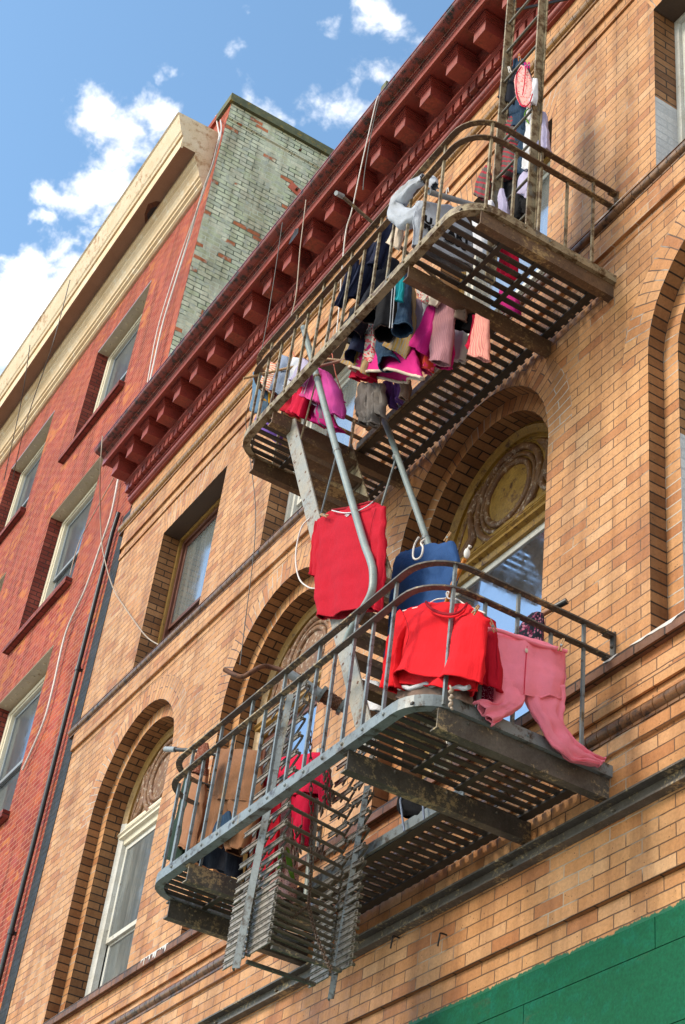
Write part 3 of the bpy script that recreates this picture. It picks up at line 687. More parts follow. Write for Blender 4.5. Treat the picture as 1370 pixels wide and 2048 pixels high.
# white paint dribbled on the sills, iron hooks in the lower wall
def dribble(x0, x1, zt, zb, y, seed, parent):
    r_ = random.Random(seed); b = MB(); x = x0
    while x < x1:
        w_ = r_.uniform(.012, .05); l_ = (zt - zb) * r_.uniform(.15, 1) if r_.random() < .75 else .012
        b.face([(x, y, zt), (x + w_, y, zt), (x + w_ * .8, y, zt - l_ * .8), (x + w_ * .5, y, zt - l_), (x + w_ * .25, y, zt - l_ * .7)]); x += w_ * .9
    return b.build('paint_drip', M['white_cable'], parent, fix=False)
dribble(-12.62, -12.08, 6.735, 6.66, -.0575, 3, bld)
def smear(x0, x1, z, h, y, seed, parent, topx=.02):
    r_ = random.Random(seed); b = MB(); n = int((x1 - x0) / .05); e = [(x0 + (x1 - x0) * k / n, z - h * r_.uniform(.1, 1) * math.sin(math.pi * (k + .2) / (n + .4))) for k in range(n + 1)]
    for (xa, za), (xb, zb_) in zip(e, e[1:]): b.face([(xa, y, z), (xb, y, z), (xb, y, zb_), (xa, y, za)])
    return b.build('paint_smear', M['white_cable'], parent, fix=False)
smear(-5.98, -5.40, 6.737, .035, -.0575, 1, bld); smear(-6.22, -6.08, 6.737, .02, -.0575, 2, bld)
smear(-6.62, -5.75, 10.752, .016, -.0585, 4, bld)
for i, (px, py, lab) in enumerate(((798, 1885, 'small black iron hook in the brick below the steel channel'), (893, 1880, 'bent black iron hook right of the other hook under the steel channel'))):
    p = at(px, py, -.0); b = MB()
    b.tube(catmull([p + V((0, .02, .03)), p + V((.0, -.045, .03)), p + V((.012, -.06, .0)), p + V((-.004, -.055, -.035)), p + V((-.016, -.05, -.05))], 5), .006, 6)
    tag(b.build('wall_hook', M['black']), lab, 'hook', 'iron hooks in the wall')
# ---------------------------------------------------------------- fire escape balconies
BX0, BX1, BYF = -9.645, -6.19, -1.315
XB = [-6.225, -6.955, -8.97, -9.60]        # bracket beams
def balc_path(inset=0.0, y_end=-.0, r=.27):
    x0, x1, yf = BX0 + inset, BX1 - inset, BYF + inset
    r = r - inset; P = [V((x1, y_end, 0))]
    for k in range(9):
        a = math.pi / 2 * k / 8; P.append(V((x1 - r + r * math.cos(a), yf + r - r * math.sin(a), 0)))
    for k in range(9):
        a = math.pi / 2 * k / 8; P.append(V((x0 + r - r * math.sin(a), yf + r - r * math.cos(a), 0)))
    P.append(V((x0, y_end, 0))); return P
def lift(P, z): return [p + V((0, 0, z)) for p in P]
def balcony(zt, label, mats, gap=None):
    fascia_m, beam_m, slat_m, rail_m, bal_m = mats
    t = thing('fire_escape_balcony', label, 'fire escape', (-7.92, -.65, zt), 'fire escape balconies')
    b = MB(); P = balc_path()
    b.sweep(lift(P, zt), [(0, 0), (0, -.072), (-.062, -.072), (-.062, -.064), (-.009, -.064), (-.009, 0)])
    for k in range(13):
        x = -9.3 + k * .2205 + .11
        if x < -6.45: b.ball((x, BYF - .001, zt - .036), .012, 0, 4)
    for k in range(4): b.ball((BX1 + .001, -.15 - k * .22, zt - .036), .012, 0, 4)
    b.build('edge_angle', fascia_m, t)
    # beams: angle with a foot turned to the left
    for x, yf in zip(XB, (-1.165, -1.285, -1.285, -1.115)):
        b = MB()
        b.box(x - .005, x + .005, yf, .03, zt - .20, zt - .074)
        b.box(x - .062, x - .0052, yf, .03, zt - .20, zt - .190)
        b.box(x - .062, x - .0052, yf, .03, zt - .084, zt - .074)
        for k in range(3): b.ball((x + .006, -.25 - k * .36, zt - .10), .011, 0, 4)
        b.build('bracket_beam', beam_m, t)
    # gratings: slats run from front to wall, tie bars under them
    def slats(xa, xb, ya, yb, n, w_=.040):
        for k in range(n):
            x = xa + (xb - xa) * (k + .5) / n; g.box(x - w_ / 2, x + w_ / 2, ya, yb, zt - .060, zt - .046)
    g = MB(); slats(XB[1], XB[0] - .06, -1.28, -.012, 8, .042)
    for y in (-.865, -.56): g.box(XB[1] + .03, XB[0] - .10, y - .02, y + .02, zt - .075, zt - .0605)
    for y in (-.07,): g.box(XB[1], XB[0], y - .03, y + .03, zt - .078, zt - .0605)
    g.build('floor_grating', slat_m, t)
    g = MB(); slats(XB[3] + .02, XB[2] - .03, -1.26, -.012, 7, .042)
    for y in (-.865, -.5, -.07): g.box(XB[3] + .02, XB[2] - .03, y - .02, y + .02, zt - .075, zt - .0605)
    g.build('floor_grating', slat_m, t)
    g = MB(); slats(XB[2], XB[1], -.47, -.012, 21, .050)
    g.box(XB[2], XB[1], -.10, -.04, zt - .078, zt - .0605); g.box(XB[2], XB[1], -.468, -.41, zt - .078, zt - .0605)
    g.build('floor_grating', slat_m, t)
    b = MB(); b.box(XB[2], XB[1], -.492, -.482, zt - .070, zt); b.box(XB[2], XB[1], -.481, -.44, zt - .070, zt - .062)
    b.build('opening_edge', fascia_m, t)
    # rails: flat bars laid flat
    for h in (.875, .705):
        b = MB(); b.sweep(lift(balc_path(-.012 if h > .8 else -.012, 0), zt + h), [(.012, 0), (.012, .011), (-.034, .011), (-.034, 0)])
        b.build('top_rail' if h > .8 else 'middle_rail', rail_m, t)
    for x in (BX1, BX0):
        b = MB(); b.box(x - .022, x + .022, -.012, .002, zt + .69, zt + .90); b.box(x - .03, x + .02, -.07, -.012, zt + .865, zt + .874); b.box(x - .03, x + .02, -.07, -.012, zt + .694, zt + .704)
        b.ball((x, -.014, zt + .80), .014, 0, 5); b.build('rail_bracket', rail_m, t)
    s = .0095
    for k in range(14):
        x = -9.443 + .2205 * k; y = BYF + .012
        if k == 0: y += .03
        top = zt + (.875 if k % 2 == 1 else .705)
        b = MB(); b.box(x - s, x + s, y - s, y + s, zt - .06, top); b.build('baluster', bal_m, t)
    for k, y in enumerate((-1.145, -.923, -.695, -.455, -.216)):
        for X in ((BX1 - .012, BX0 + .012)):
            b = MB(); b.box(X - s, X + s, y - s, y + s, zt - .06, zt + (.875 if k % 2 == 0 else .705)); b.build('baluster', bal_m, t)
    return t
ZL_, ZU_ = 6.055, 10.057
balcony(ZL_, 'lower fire escape balcony of blue grey iron holding the folded ladder', (M['metal_blue'], M['metal_dark'], M['metal_black'], M['metal_dark'], M['metal_blue']))
balcony(ZU_, 'upper fire escape balcony of beige rusty iron crowded with washing', (M['metal_beige'], M['metal_brown'], M['metal_black'], M['metal_brown'], M['metal_beige']))

# ---------------------------------------------------------------- steep stair between the balconies
st = thing('fire_escape_stair', 'steep iron fire escape stair with pipe handrails joining the two balconies', 'stair', (-8, -.8, 6.1))
def stair_x(z): return -9.04 + (10.03 - z) * .5075
YO, YI = -1.10, -.545
for y, zt_, m in ((YO, 10.02, 'metal_blue'), (YI, 9.99, 'metal_blue')):
    b = MB(); d = V((stair_x(6.1) - stair_x(10), 0, -3.9)).normalized(); sd = V((-d.z, 0, d.x)).normalized()
    if y == YO:
        a = V((stair_x(zt_), y, zt_)); e = V((stair_x(6.15), y, 6.15)); w_ = .075
        pts = [a, a + d * .10 + sd * w_, e + sd * w_, e - sd * w_, a + d * .16 - sd * w_]
        b.face([p + V((0, -.006, 0)) for p in pts]); b.face([p + V((0, .006, 0)) for p in pts][::-1])
        for k in range(5): b.face([pts[k] + V((0, -.006, 0)), pts[k] + V((0, .006, 0)), pts[(k + 1) % 5] + V((0, .006, 0)), pts[(k + 1) % 5] + V((0, -.006, 0))])
    else: b.bar((stair_x(zt_), y, zt_), (stair_x(6.15), y, 6.15), .14, .012, sd)
    sm_ = paint_mat('worn_stringer_paint', (.34, .29, .21), (.26, .275, .27), (.16, .075, .025), 5, .5, .535, .63, patch=True, fine=.4) if y == YO else M['metal_beige']
    so = b.build('stringer', sm_, st)
    hb = MB()
    for k in range(13):
        z = 9.69 - k * .277; x = stair_x(z)
        for q in (-.045, .04): hb.tube([(x + q, y - .0075, z + q * .4), (x + q, y - .0035, z + q * .4)], .011, 8)
    hb.build('bolt_holes', M['rust'], so)
for k in range(13):
    z = 9.72 - k * .277; x = stair_x(z)
    b = MB(); b.box(x - .085, x + .085, YO + .008, YI - .008, z - .012, z); b.box(x + .079, x + .085, YO + .008, YI - .008, z - .05, z - .0125)
    for y in (YO + .012, YI - .012): b.box(x - .07, x + .07, y - .003, y + .003, z - .055, z - .0125)
    b.build('tread', M['metal_brown'], st)
YH = -1.195
hr = [tuple(at(px, py, YH)) for px, py in ((607, 655), (630, 740), (665, 870), (700, 990), (728, 1085), (740, 1118), (746, 1145), (743, 1185), (722, 1225), (700, 1265), (690, 1290))]
b = MB(); b.tube(catmull(hr, 5), .026, 10); b.build('handrail', M['pipe_green'], st)
b = MB(); b.tube([(-8.76, YI, 10.54), (-8.30, YI, 9.66), (-7.74, YI, 8.54), (-7.24, YI, 7.54), (-7.0, YI, 7.06)], .024, 10); b.build('handrail', M['pipe_green'], st)
for y, zs in ((YO, ((10.0, 9.60), (8.86, 8.46))), (YI, ((9.35, 8.80), (8.22, 7.72)))):
    for za, zb in zs:
        P0 = None
        for (a, c) in zip((hr if y == YO else [(-8.76, y, 10.54), (-7.0, y, 7.06)]), (hr if y == YO else [(-8.76, y, 10.54), (-7.0, y, 7.06)])[1:]):
            if a[2] >= za >= c[2]:
                f = (a[2] - za) / (a[2] - c[2]); P0 = V(a).lerp(V(c), f); break
        e = V((stair_x(zb) + .03, y + .012, zb)); b = MB(); b.bar(P0, e, .022, .010); b.ball(P0, .034, 0, 5); b.build('rail_strut', M['metal_blue'] if za < 9.5 else M['metal_beige'], st)

# ---------------------------------------------------------------- roof ladder
rl = thing('roof_ladder', 'beige iron ladder standing on the upper balcony and rising to the roof past the cornice', 'ladder', (-6.5, -.73, 10.06))
for x in (-6.74, -6.262):
    b = MB(); b.box(x - .008, x + .008, -.765, -.700, 9.99, 16.2); b.box(x - .0285 if x > -6.5 else x - .0285, x + .0285, -.699, -.690, 9.99, 16.2)
    b.build('stile', M['metal_beige'], rl)
z = 10.31
while z < 16.1:
    b = MB(); b.tube([(-6.735, -.735, z), (-6.268, -.735, z)], .0125, 8); b.build('rung', M['metal_rung'], rl); z += .402
b = MB(); b.bar((-6.74, -.70, 13.35), (-6.40, -.05, 13.78), .03, .012); b.build('stay', M['black'], rl)

# ---------------------------------------------------------------- folded scissor ladder under the lower balcony
sc_ = thing('folding_ladder', 'folded scissor drop ladder of pale channel bars and round rungs hanging from the lower balcony', 'ladder', (-8.2, -.85, 5.15))
def channel(b, a, c, y, m=0):
    """channel bar with its hollow facing the street"""
    a = V(a); c = V(c); d = (c - a).normalized(); n = V((-d.z, 0, d.x))
    h, dp, tk = .0175, .010, .004
    b.bar(a + V((0, dp / 2, 0)), c + V((0, dp / 2, 0)), h * 2, tk, n, m)
    for s in (-1, 1):
        b.bar(a + n * (s * (h - tk / 2)), c + n * (s * (h - tk / 2)), tk, dp - .003, n, m)
lev = [5.19]; gap = .0455
while lev[-1] < 6.95:
    lev.append(lev[-1] + gap)
    if lev[-1] > 5.50: gap = min(.125, gap * 1.145)
for Y, xa, xm, xb in ((-1.12, -8.53, -8.24, -7.945), (-.60, -8.37, -8.12, -7.87)):
    for i, z in enumerate(lev):
        g_ = (lev[i + 1] - z) if i + 1 < len(lev) else gap
        if Y > -1 and z > 6.75: break
        b = MB()
        channel(b, (xm + .012, Y, z), (xb, Y, z + .004), Y); b.build('leaf_bar', M['metal_leaf'], sc_)
        b = MB(); channel(b, (xa, Y - .004, z - .004), (xm - .012, Y - .004, z), Y); b.build('leaf_bar', M['metal_leaf'], sc_)
        if g_ > .06:
            for (u0, u1) in ((xm + .02, xb - .03), (xa + .04, xm - .03)):
                b = MB(); b.bar((u0, Y + .036, z - g_ * .05), (u1, Y + .036, z + g_ * 1.05), .024, .006, V((.3, 0, 1))); b.build('cross_bar', M['metal_rung'], sc_)
        for q in (xb, xm + .012):
            b = MB(); b.tube([(q - .012, Y - .012, z), (q - .012, Y + .03, z)], .011, 6); b.build('rivet', M['metal_rung'], sc_)
for i, z in enumerate(lev):
    if z > 6.35: continue
    if i % 1 == 0:
        b = MB(); b.tube([(-7.965, -1.10, z - .005), (-8.15, -.60, z + .05)], .0125, 8); b.build('rung', M['metal_rung'], sc_)
def vee(b, a, c, w_=.045, t_=.006):
    """angle iron, the corner towards the street"""
    a = V(a); c = V(c)
    for sx in (-1, 1):
        n = V((sx * .75, .66, 0)).normalized() * w_
        q = [a, a + n, c + n, c]; e = V((-n.y, n.x, 0)).normalized() * (t_ * sx)
        b.face(q); b.face([p - e for p in q][::-1])
        for k in range(4): b.face([q[k], q[k] - e, q[(k + 1) % 4] - e, q[(k + 1) % 4]])
b = MB(); vee(b, (-8.07, -1.19, 6.90), (-8.24, -1.19, 5.08)); b.build('guide_bar', M['metal_blue'], sc_)
b = MB(); vee(b, (-7.95, -.60, 6.40), (-8.10, -.60, 5.03), .035); b.build('guide_bar', M['metal_blue'], sc_)
for xx in (-8.27, -7.96):
    b = MB(); b.box(xx, xx + .025, -1.10, -.62, 5.145, 5.165); b.build('bottom_bar', M['metal_dark'], sc_)
#b.box(-7.96, -7.935, -1.10, -.62, 5.145, 5.165); b.build('bottom_bar', M['metal_dark'], sc_)
# chain hanging in the ladder
ch = MB()
cp_ = catmull([at(608, 1455, -.95) + V((0, 0, .3)), at(623, 1680, -.9), at(617, 1810, -.9)], 26)
cp2 = catmull([at(617, 1810, -.9), at(632, 1870, -.85), at(662, 1940, -.8)], 16); cp3 = catmull([at(617, 1812, -.9), at(585, 1835, -.95), at(548, 1868, -1.0)], 14)
for C_ in (cp_, cp2, cp3):
    for k in range(len(C_) - 1):
        m_ = (C_[k] + C_[k + 1]) / 2; d = (C_[k + 1] - C_[k]); L = d.length; d.normalize(); s_ = d.orthogonal().normalized() if k % 2 else d.cross(d.orthogonal()).normalized()
        ring = [m_ + d * (math.cos(a) * L * .72) + s_ * (math.sin(a) * .011) for a in [2 * math.pi * j / 8 for j in range(9)]]
        ch.tube(ring, .0035, 4, 0, False)
tag(ch.build('chain', M['chain']), 'rusty chain hanging down through the rungs of the folded ladder', 'chain')
# counterweight pipe with a wound spring
cw = thing('counterweight_pipe', 'pipe with a brown wire spring wound on it, behind the lower balcony balusters', 'pipe', at(650, 1390, -.8))
a, e = at(575, 1345, -1.15), at(690, 1418, -.75)
d = (e - a).normalized()
b = MB(); b.tube([a, e], .032, 12); b.build('pipe', M['steel'], cw)
b = MB(); n_ = 90; s1 = a.lerp(e, .62); s2 = a.lerp(e, .92); u = d.orthogonal().normalized(); w2 = d.cross(u)
b.tube([s1.lerp(s2, k / n_) + (u * math.cos(k * 1.0) + w2 * math.sin(k * 1.0)) * .045 for k in range(n_ + 1)], .007, 5); b.build('spring', M['rust'], cw)
for q in (.60, .94):
    b = MB(); c_ = a.lerp(e, q); b.tube([c_ - d * .012, c_ + d * .012], .062, 14); b.build('end_disc', M['metal_blue'], cw)
# loose rods and poles on the balconies
def pole(name, label, pts, r, mat, cat='pole', n=1, group=None):
    b = MB(); P = pts if n == 1 else catmull(pts, n); b.tube(P, r, 10); return tag(b.build(name, mat), label, cat, group)
pole('bent_rod', 'bent brown iron rod sticking out over the lower balcony rail', [at(449, 1339, -1.45), at(470, 1350, -1.40), at(487, 1353, -1.36), at(505, 1343, -1.33), at(524, 1333, -1.28), at(545, 1335, -1.2), at(600, 1352, -1.05)], .017, M['rust'], 'rod', 6)
t = thing('clothes_pole', 'black pole with a silver end poking out at the left end of the lower balcony', 'pole', at(350, 1500, -1.1))
b = MB(); b.tube([at(331, 1498.5, -1.2), at(351, 1499, -1.17)], .022, 10); b.build('end_sleeve', M['steel'], t)
b = MB(); b.tube([at(350, 1499, -1.17), at(405, 1502, -1.08), at(470, 1520, -.9)], .016, 10); b.build('shaft', M['black'], t)
t = thing('clothes_pole', 'brown pole with a wire-wrapped tip sticking out in front of the upper balcony rail', 'pole', at(700, 400, -1.4))
b = MB(); b.tube([at(672, 386, -1.52), at(686, 393, -1.44)], .021, 10); b.build('end_sleeve', M['steel'], t)
PA = at(684, 392, -1.45); 
b = MB(); b.tube([PA, V((PA.x + .08, -.05, PA.z - .62))], .015, 10); b.build('shaft', M['metal_brown'], t)
p1, p2 = at(858, 384, -1.28), at(935, 407, -.92)
pole('clothes_pole', 'dark grey pipe lying across the upper rail above the grey sweatshirt', [p1, p1.lerp(p2, 2.4)], .022, M['steel'])
p1, p2 = at(490, 751, -1.42), at(510, 748, -1.36)
pole('clothes_pole', 'thin bamboo pole with a wire hook at the left end of the upper balcony', [at(487, 757, -1.38), at(508, 752, -1.30), at(655, 718, -.92), at(690, 722, -.85)], .012, M['wood'])
pole('clothes_pole', 'short brown broomstick carrying hangers behind the striped hem', [at(640, 732, -1.0), at(700, 717, -.92), at(760, 700, -.85)], .013, M['wood_pole'])
t = thing('broom', 'broom with an orange handle and white plastic knob leaning on the lower rail corner', 'broom', at(900, 1190, -.95))
b = MB(); b.tube([at(887, 1222, -.95), at(905, 1170, -.98), at(930, 1118, -1.0)], .014, 10); b.build('handle', M['orange_wood'], t)
kn = at(934, 1107, -1.0); b = MB(); b.ball(kn, .022, 0, 8, (.9, .9, 1.7)); b.tube([kn + V((0, 0, .02)), kn + V((.02, 0, .045)), kn + V((.035, 0, .03))], .008, 8); b.build('knob', M['white_cable'], t)
t = thing('clothes_pole', 'wooden pole with a black tip poking out beside the big arched window', 'pole', at(1100, 1220, -.3))
b = MB(); b.tube([at(1040, 1260, -.5), at(1070, 1237, -.45), at(1104, 1218, -.4)], .017, 10); b.build('shaft', M['wood_pole'], t)
b = MB(); b.tube([at(1103, 1218.5, -.4), at(1134, 1202, -.36)], .0205, 10); b.build('grip', M['black'], t)
pole('standpipe', 'verdigris pipe standing behind the folded ladder under the lower balcony', [at(640, 1500, -.62), at(628, 1640, -.62), at(614, 1795, -.62)], .026, M['pipe_green'], 'pipe')
# ---------------------------------------------------------------- washing
def cloth_mat(name, c, c2=None, kind='plain', scale=60, rough=.85, sat=0):
    t = NT(name); c2 = c2 or tuple(v * .7 for v in c)
    f = t.noise(t.uv, 9, 5, .6)
    base = t.mix(t.ramp(f, [(.3, 0), (.7, 1)]), c, tuple(v * .86 for v in c))
    if kind == 'stripe':
        x = t.sep(t.uv); w_ = t.math('SINE', t.math('MULTIPLY', x[1], scale)); base = t.mix(t.ramp(w_, [(.45, 0), (.55, 1)]), base, c2)
    if kind == 'rib':
        x = t.sep(t.uv); w_ = t.math('SINE', t.math('MULTIPLY', x[0], scale)); base = t.mix(t.ramp(t.math('ADD', t.math('MULTIPLY', w_, .5), t.math('MULTIPLY', f, .8)), [(.2, 0), (.8, 1)]), base, c2)
    if kind == 'dots':
        v = t.voro(t.uv, scale); base = t.mix(t.math('LESS_THAN', v, .28), base, c2)
    if kind == 'floral':
        v = t.voro(t.uv, scale, 'Color'); vd_ = t.voro(t.uv, scale)
        pet = t.mix(t.ramp(t.sep(v)[0], [(.0, 0), (.35, 0), (.4, 1)], 'CONSTANT'), base, t.mix(t.ramp(t.sep(v)[1], [(0, 0), (.5, 1)], 'CONSTANT'), c2, tuple(min(1, q * 1.7 + .1) for q in c2)))
        base = t.mix(t.math('LESS_THAN', vd_, .55), base, pet)
    if kind == 'denim':
        b_ = t.noise(t.mapping(t.uv, (60, 4, 1)), 3, 4, .7); base = t.mix(t.ramp(b_, [(.4, 0), (.7, .6)]), base, c2)
    weave = t.noise(t.uv, 220, 2, .5)
    wr = t.noise(t.mapping(t.uv, (7, 2.2, 1)), 2.5, 4, .6)
    nm = t.bump(t.math('ADD', t.math('MULTIPLY', wr, 6.0), weave), .0022, .8)
    m_ = t.done(base, rough, 0, nm, .15, sat)
    return m_
C_ = {
 'red': cloth_mat('red_cotton', (.72, .012, .020)), 'darkred': cloth_mat('crimson_cotton', (.46, .006, .022)), 'redin': cloth_mat('dark_red_cotton', (.28, .01, .02)),
 'pink': cloth_mat('pink_jersey', (.97, .27, .37)), 'blue': cloth_mat('navy_fleece', (.026, .078, .22)), 'navy': cloth_mat('navy_cloth', (.012, .016, .045), (.03, .035, .07), 'denim'),
 'denimdk': cloth_mat('dark_denim', (.008, .010, .018), (.02, .024, .04), 'denim'), 'denim': cloth_mat('blue_denim', (.012, .035, .075), (.05, .10, .17), 'denim'), 'denimlt': cloth_mat('washed_denim', (.09, .17, .27), (.17, .26, .36), 'denim'),
 'black': cloth_mat('black_cotton', (.009, .009, .011)), 'white': cloth_mat('white_cotton', (.68, .68, .72)), 'offwhite': cloth_mat('cream_cotton', (.70, .58, .47)),
 'grey': cloth_mat('grey_fleece', (.47, .505, .575)), 'greysock': cloth_mat('grey_knit', (.20, .18, .17)), 'brown': cloth_mat('tan_brown_cotton', (.25, .115, .055)), 'brownlt': cloth_mat('light_brown_cotton', (.34, .16, .085)),
 'sherpa': cloth_mat('rusty_fleece', (.20, .06, .035), (.45, .30, .22), 'dots', 150), 'dkgreen': cloth_mat('dark_green_cotton', (.022, .042, .030)), 'magenta': cloth_mat('magenta_cotton', (.50, .012, .19)), 'hotpink': cloth_mat('hot_pink_cotton', (.66, .02, .22)),
 'pinkjkt': cloth_mat('pink_fleece', (.68, .08, .30)), 'orchid': cloth_mat('orchid_fleece', (.58, .065, .32)), 'lav': cloth_mat('lavender_cotton', (.48, .44, .62)), 'purple': cloth_mat('purple_cotton', (.16, .08, .36)), 'violet': cloth_mat('violet_grey_cotton', (.22, .16, .22)),
 'orstripe': cloth_mat('orange_striped_cotton', (.70, .55, .42), (.62, .08, .03), 'stripe', 260), 'yellow': cloth_mat('yellow_cotton', (.66, .33, .02)), 'ystripe': cloth_mat('ochre_striped_linen', (.34, .27, .20), (.42, .24, .05), 'rib', 190),
 'floral': cloth_mat('red_floral_cotton', (.60, .06, .03), (.55, .015, .10), 'floral', 40), 'wfloral': cloth_mat('white_floral_cotton', (.60, .56, .50), (.40, .03, .04), 'floral', 55), 'pkfloral': cloth_mat('pink_floral_cotton', (.70, .42, .38), (.62, .12, .12), 'floral', 60),
 'pkgrey': cloth_mat('mauve_ribbed_knit', (.42, .20, .22), (.30, .14, .17), 'rib', 330), 'peach': cloth_mat('peach_ribbed_knit', (.72, .34, .26), (.55, .16, .15), 'rib', 300), 'redstripe': cloth_mat('grey_red_striped_cotton', (.13, .10, .095), (.36, .03, .05), 'stripe', 110),
 'pkdots': cloth_mat('pink_dotted_cotton', (.70, .40, .37), (.10, .02, .03), 'dots', 70), 'dkfloral': cloth_mat('dark_floral_cotton', (.012, .014, .026), (.14, .012, .05), 'floral', 60), 'crimson': cloth_mat('bright_crimson_cotton', (.62, .008, .05)),
 'mfloral': cloth_mat('magenta_dotted_cotton', (.22, .008, .05), (.75, .45, .55), 'dots', 120), 'taupe': cloth_mat('taupe_cotton', (.22, .15, .12)), 'ltblue': cloth_mat('blue_grey_cotton', (.24, .29, .40)), 'teal': cloth_mat('teal_cotton', (.01, .30, .36)), 'leaf': cloth_mat('green_leaf', (.16, .36, .03)),
 'inner': cloth_mat('dark_lining', (.03, .02, .02)),
}
def prof_rings(rings, Y=None, X=None, level=False):
    out = []
    for r in rings:
        xl, yl, xr, yr, d = r[:5]
        if level:      # both edges of the opening at one height
            a = at(xl, yl, r[5] if len(r) > 5 else Y); q = ray(xr, yr); b = CAM + q * ((a.z - CAM.z) / q.z)
            if abs(b.y - a.y) > .26: b = a + (b - a) * (.26 / abs(b.y - a.y))
            out.append((a, b, d)); continue
        if X is not None: out.append((atx(xl, yl, X), atx(xr, yr, X), d))
        else:
            yy = r[5] if len(r) > 5 else Y
            ya, yb = yy if isinstance(yy, tuple) else (yy, yy)
            out.append((at(xl, yl, ya), at(xr, yr, yb), d))
    return out
def add_tube_cloth(mb, rings, fold=.012, nf=5, wr=.006, seed=0, m=0, seg=36, sub=7, cap=True):
    """rings: (left3, right3, half depth): an open flattened tube of cloth, folds growing to the hem"""
    L = catmull([r[0] for r in rings], sub); R_ = catmull([r[1] for r in rings], sub)
    D = []; k = len(rings)
    for i in range(k - 1):
        for j in range(sub): D.append(rings[i][2] + (rings[i + 1][2] - rings[i][2]) * j / sub)
    D.append(rings[-1][2]); n = len(L); rows = []; VL = [0]
    for i in range(1, n): VL.append(VL[-1] + ((L[i] + R_[i]) / 2 - (L[i - 1] + R_[i - 1]) / 2).length)
    rnd = random.Random(seed); ph = [rnd.uniform(0, 6.28) for _ in range(6)]; S = rnd.uniform(0, 50)
    prevN = None
    for i in range(n):
        c = (L[i] + R_[i]) / 2; a = (R_[i] - L[i]) / 2; w_ = a.length
        t_ = ((L[min(n - 1, i + 1)] + R_[min(n - 1, i + 1)]) - (L[max(0, i - 1)] + R_[max(0, i - 1)])).normalized()
        nn = a.cross(t_)
        nn = nn.normalized() if nn.length > 1e-6 else (prevN or V((0, -1, 0)))
        if nn.y > 0: nn = -nn
        if prevN is not None and nn.dot(prevN) < 0: nn = -nn
        prevN = nn; au = a.normalized() if w_ > 1e-6 else V((1, 0, 0)); q = i / (n - 1); row = []
        for s in range(seg):
            th = 2 * math.pi * s / seg; ct, s_t = math.cos(th), math.sin(th)
            ex = abs(ct) ** .8 * (1 if ct > 0 else -1)
            f = fold * (.15 + .85 * q) * (math.sin(nf * ex * 1.9 + ph[0] + .8 * math.sin(2 * q + ph[2])) * (1 if s_t > 0 else -.8) + .6 * math.sin(nf * 1.7 * ex * 1.9 + ph[1]))
            cr = mnoise.noise(V((ex * w_ * 16 + S, VL[i] * 2.6 + ct, S))) + .6 * mnoise.noise(V((ex * w_ * 30 - S, VL[i] * 7 + 2 * ex, S + 9)))
            f += fold * 1.15 * cr * (.45 + .55 * q)
            p = c + au * (w_ * ex) + nn * (D[i] * s_t + f)
            nz_ = mnoise.noise_vector((p * 9) + V((S, 0, 0))) * wr + mnoise.noise_vector((p * 24) + V((0, S, 0))) * (wr * .45)
            row.append(p + nz_ + V((0, 0, fold * .5 * math.sin(nf * 1.3 * ex + ph[3]) * max(0, q - .8) * 5)))
        rows.append(row)
    W_ = max((R_[i] - L[i]).length for i in range(n)); S0 = rnd.uniform(0, 3)
    mb.grid(rows, True, m, lambda i, s: (S0 + s / seg * 2 * W_, VL[i]))
    if cap:
        c = sum(rows[0], V((0, 0, 0))) / seg
        for s in range(seg): mb.face([rows[0][s], rows[0][(s + 1) % seg], c], [(S0 + s / seg * 2 * W_, 0)] * 3, m, True)
    return rows
def finish(o, th=.004):
    md = o.modifiers.new('cloth_thickness', 'SOLIDIFY'); md.thickness = th; md.offset = 0
    return o
def garment(name, label, cat, mat, tubes, Y=None, X=None, fold=.016, nf=4, wr=.011, parent=None, group=None, mats=None, th=.004, level=False):
    mb = MB()
    for i, tb in enumerate(tubes):
        rg = prof_rings(tb, Y, X, level)
        rw = add_tube_cloth(mb, rg, fold, nf, wr, len(label) * 7 + i * 31 + int(abs(tb[0][0])), 0)
        hm = rw[-1]; mb.tube(hm + [hm[0], hm[1]], .0042, 5, 0, False)
    o = finish(mb.build(name, mat, parent, fix=True, weld=True), th)
    if parent is None: tag(o, label, cat, group)
    return o
def limb(mb, pts, Y, seed=0, wr=.008, fold=.008, m=0):
    """pts (px, py, radius m[, Y]) -> soft round cloth tube"""
    P = [at(p[0], p[1], p[3] if len(p) > 3 else Y) for p in pts]; rings = []
    for i, p in enumerate(P):
        t_ = (P[min(len(P) - 1, i + 1)] - P[max(0, i - 1)]).normalized()
        a = t_.cross(V((.2, -1, .1))).normalized() * pts[i][2]
        rings.append((p - a, p + a, pts[i][2] * .8))
    add_tube_cloth(mb, rings, fold, 4, wr, seed, m, 24, 6)
def trim(name, mat, rows_px, parent, Y=None, X=None, r=.006):
    P = [(atx(p[0], p[1], X) if X is not None else at(p[0], p[1], p[2] if len(p) > 2 else Y)) for p in rows_px]
    b = MB(); b.tube(catmull(P, 6), r, 6); return b.build(name, mat, parent)
def child_of(o, c):
    c.parent = o; c.matrix_parent_inverse = Matrix.Identity(4); c.location = c.location - o.location; return c

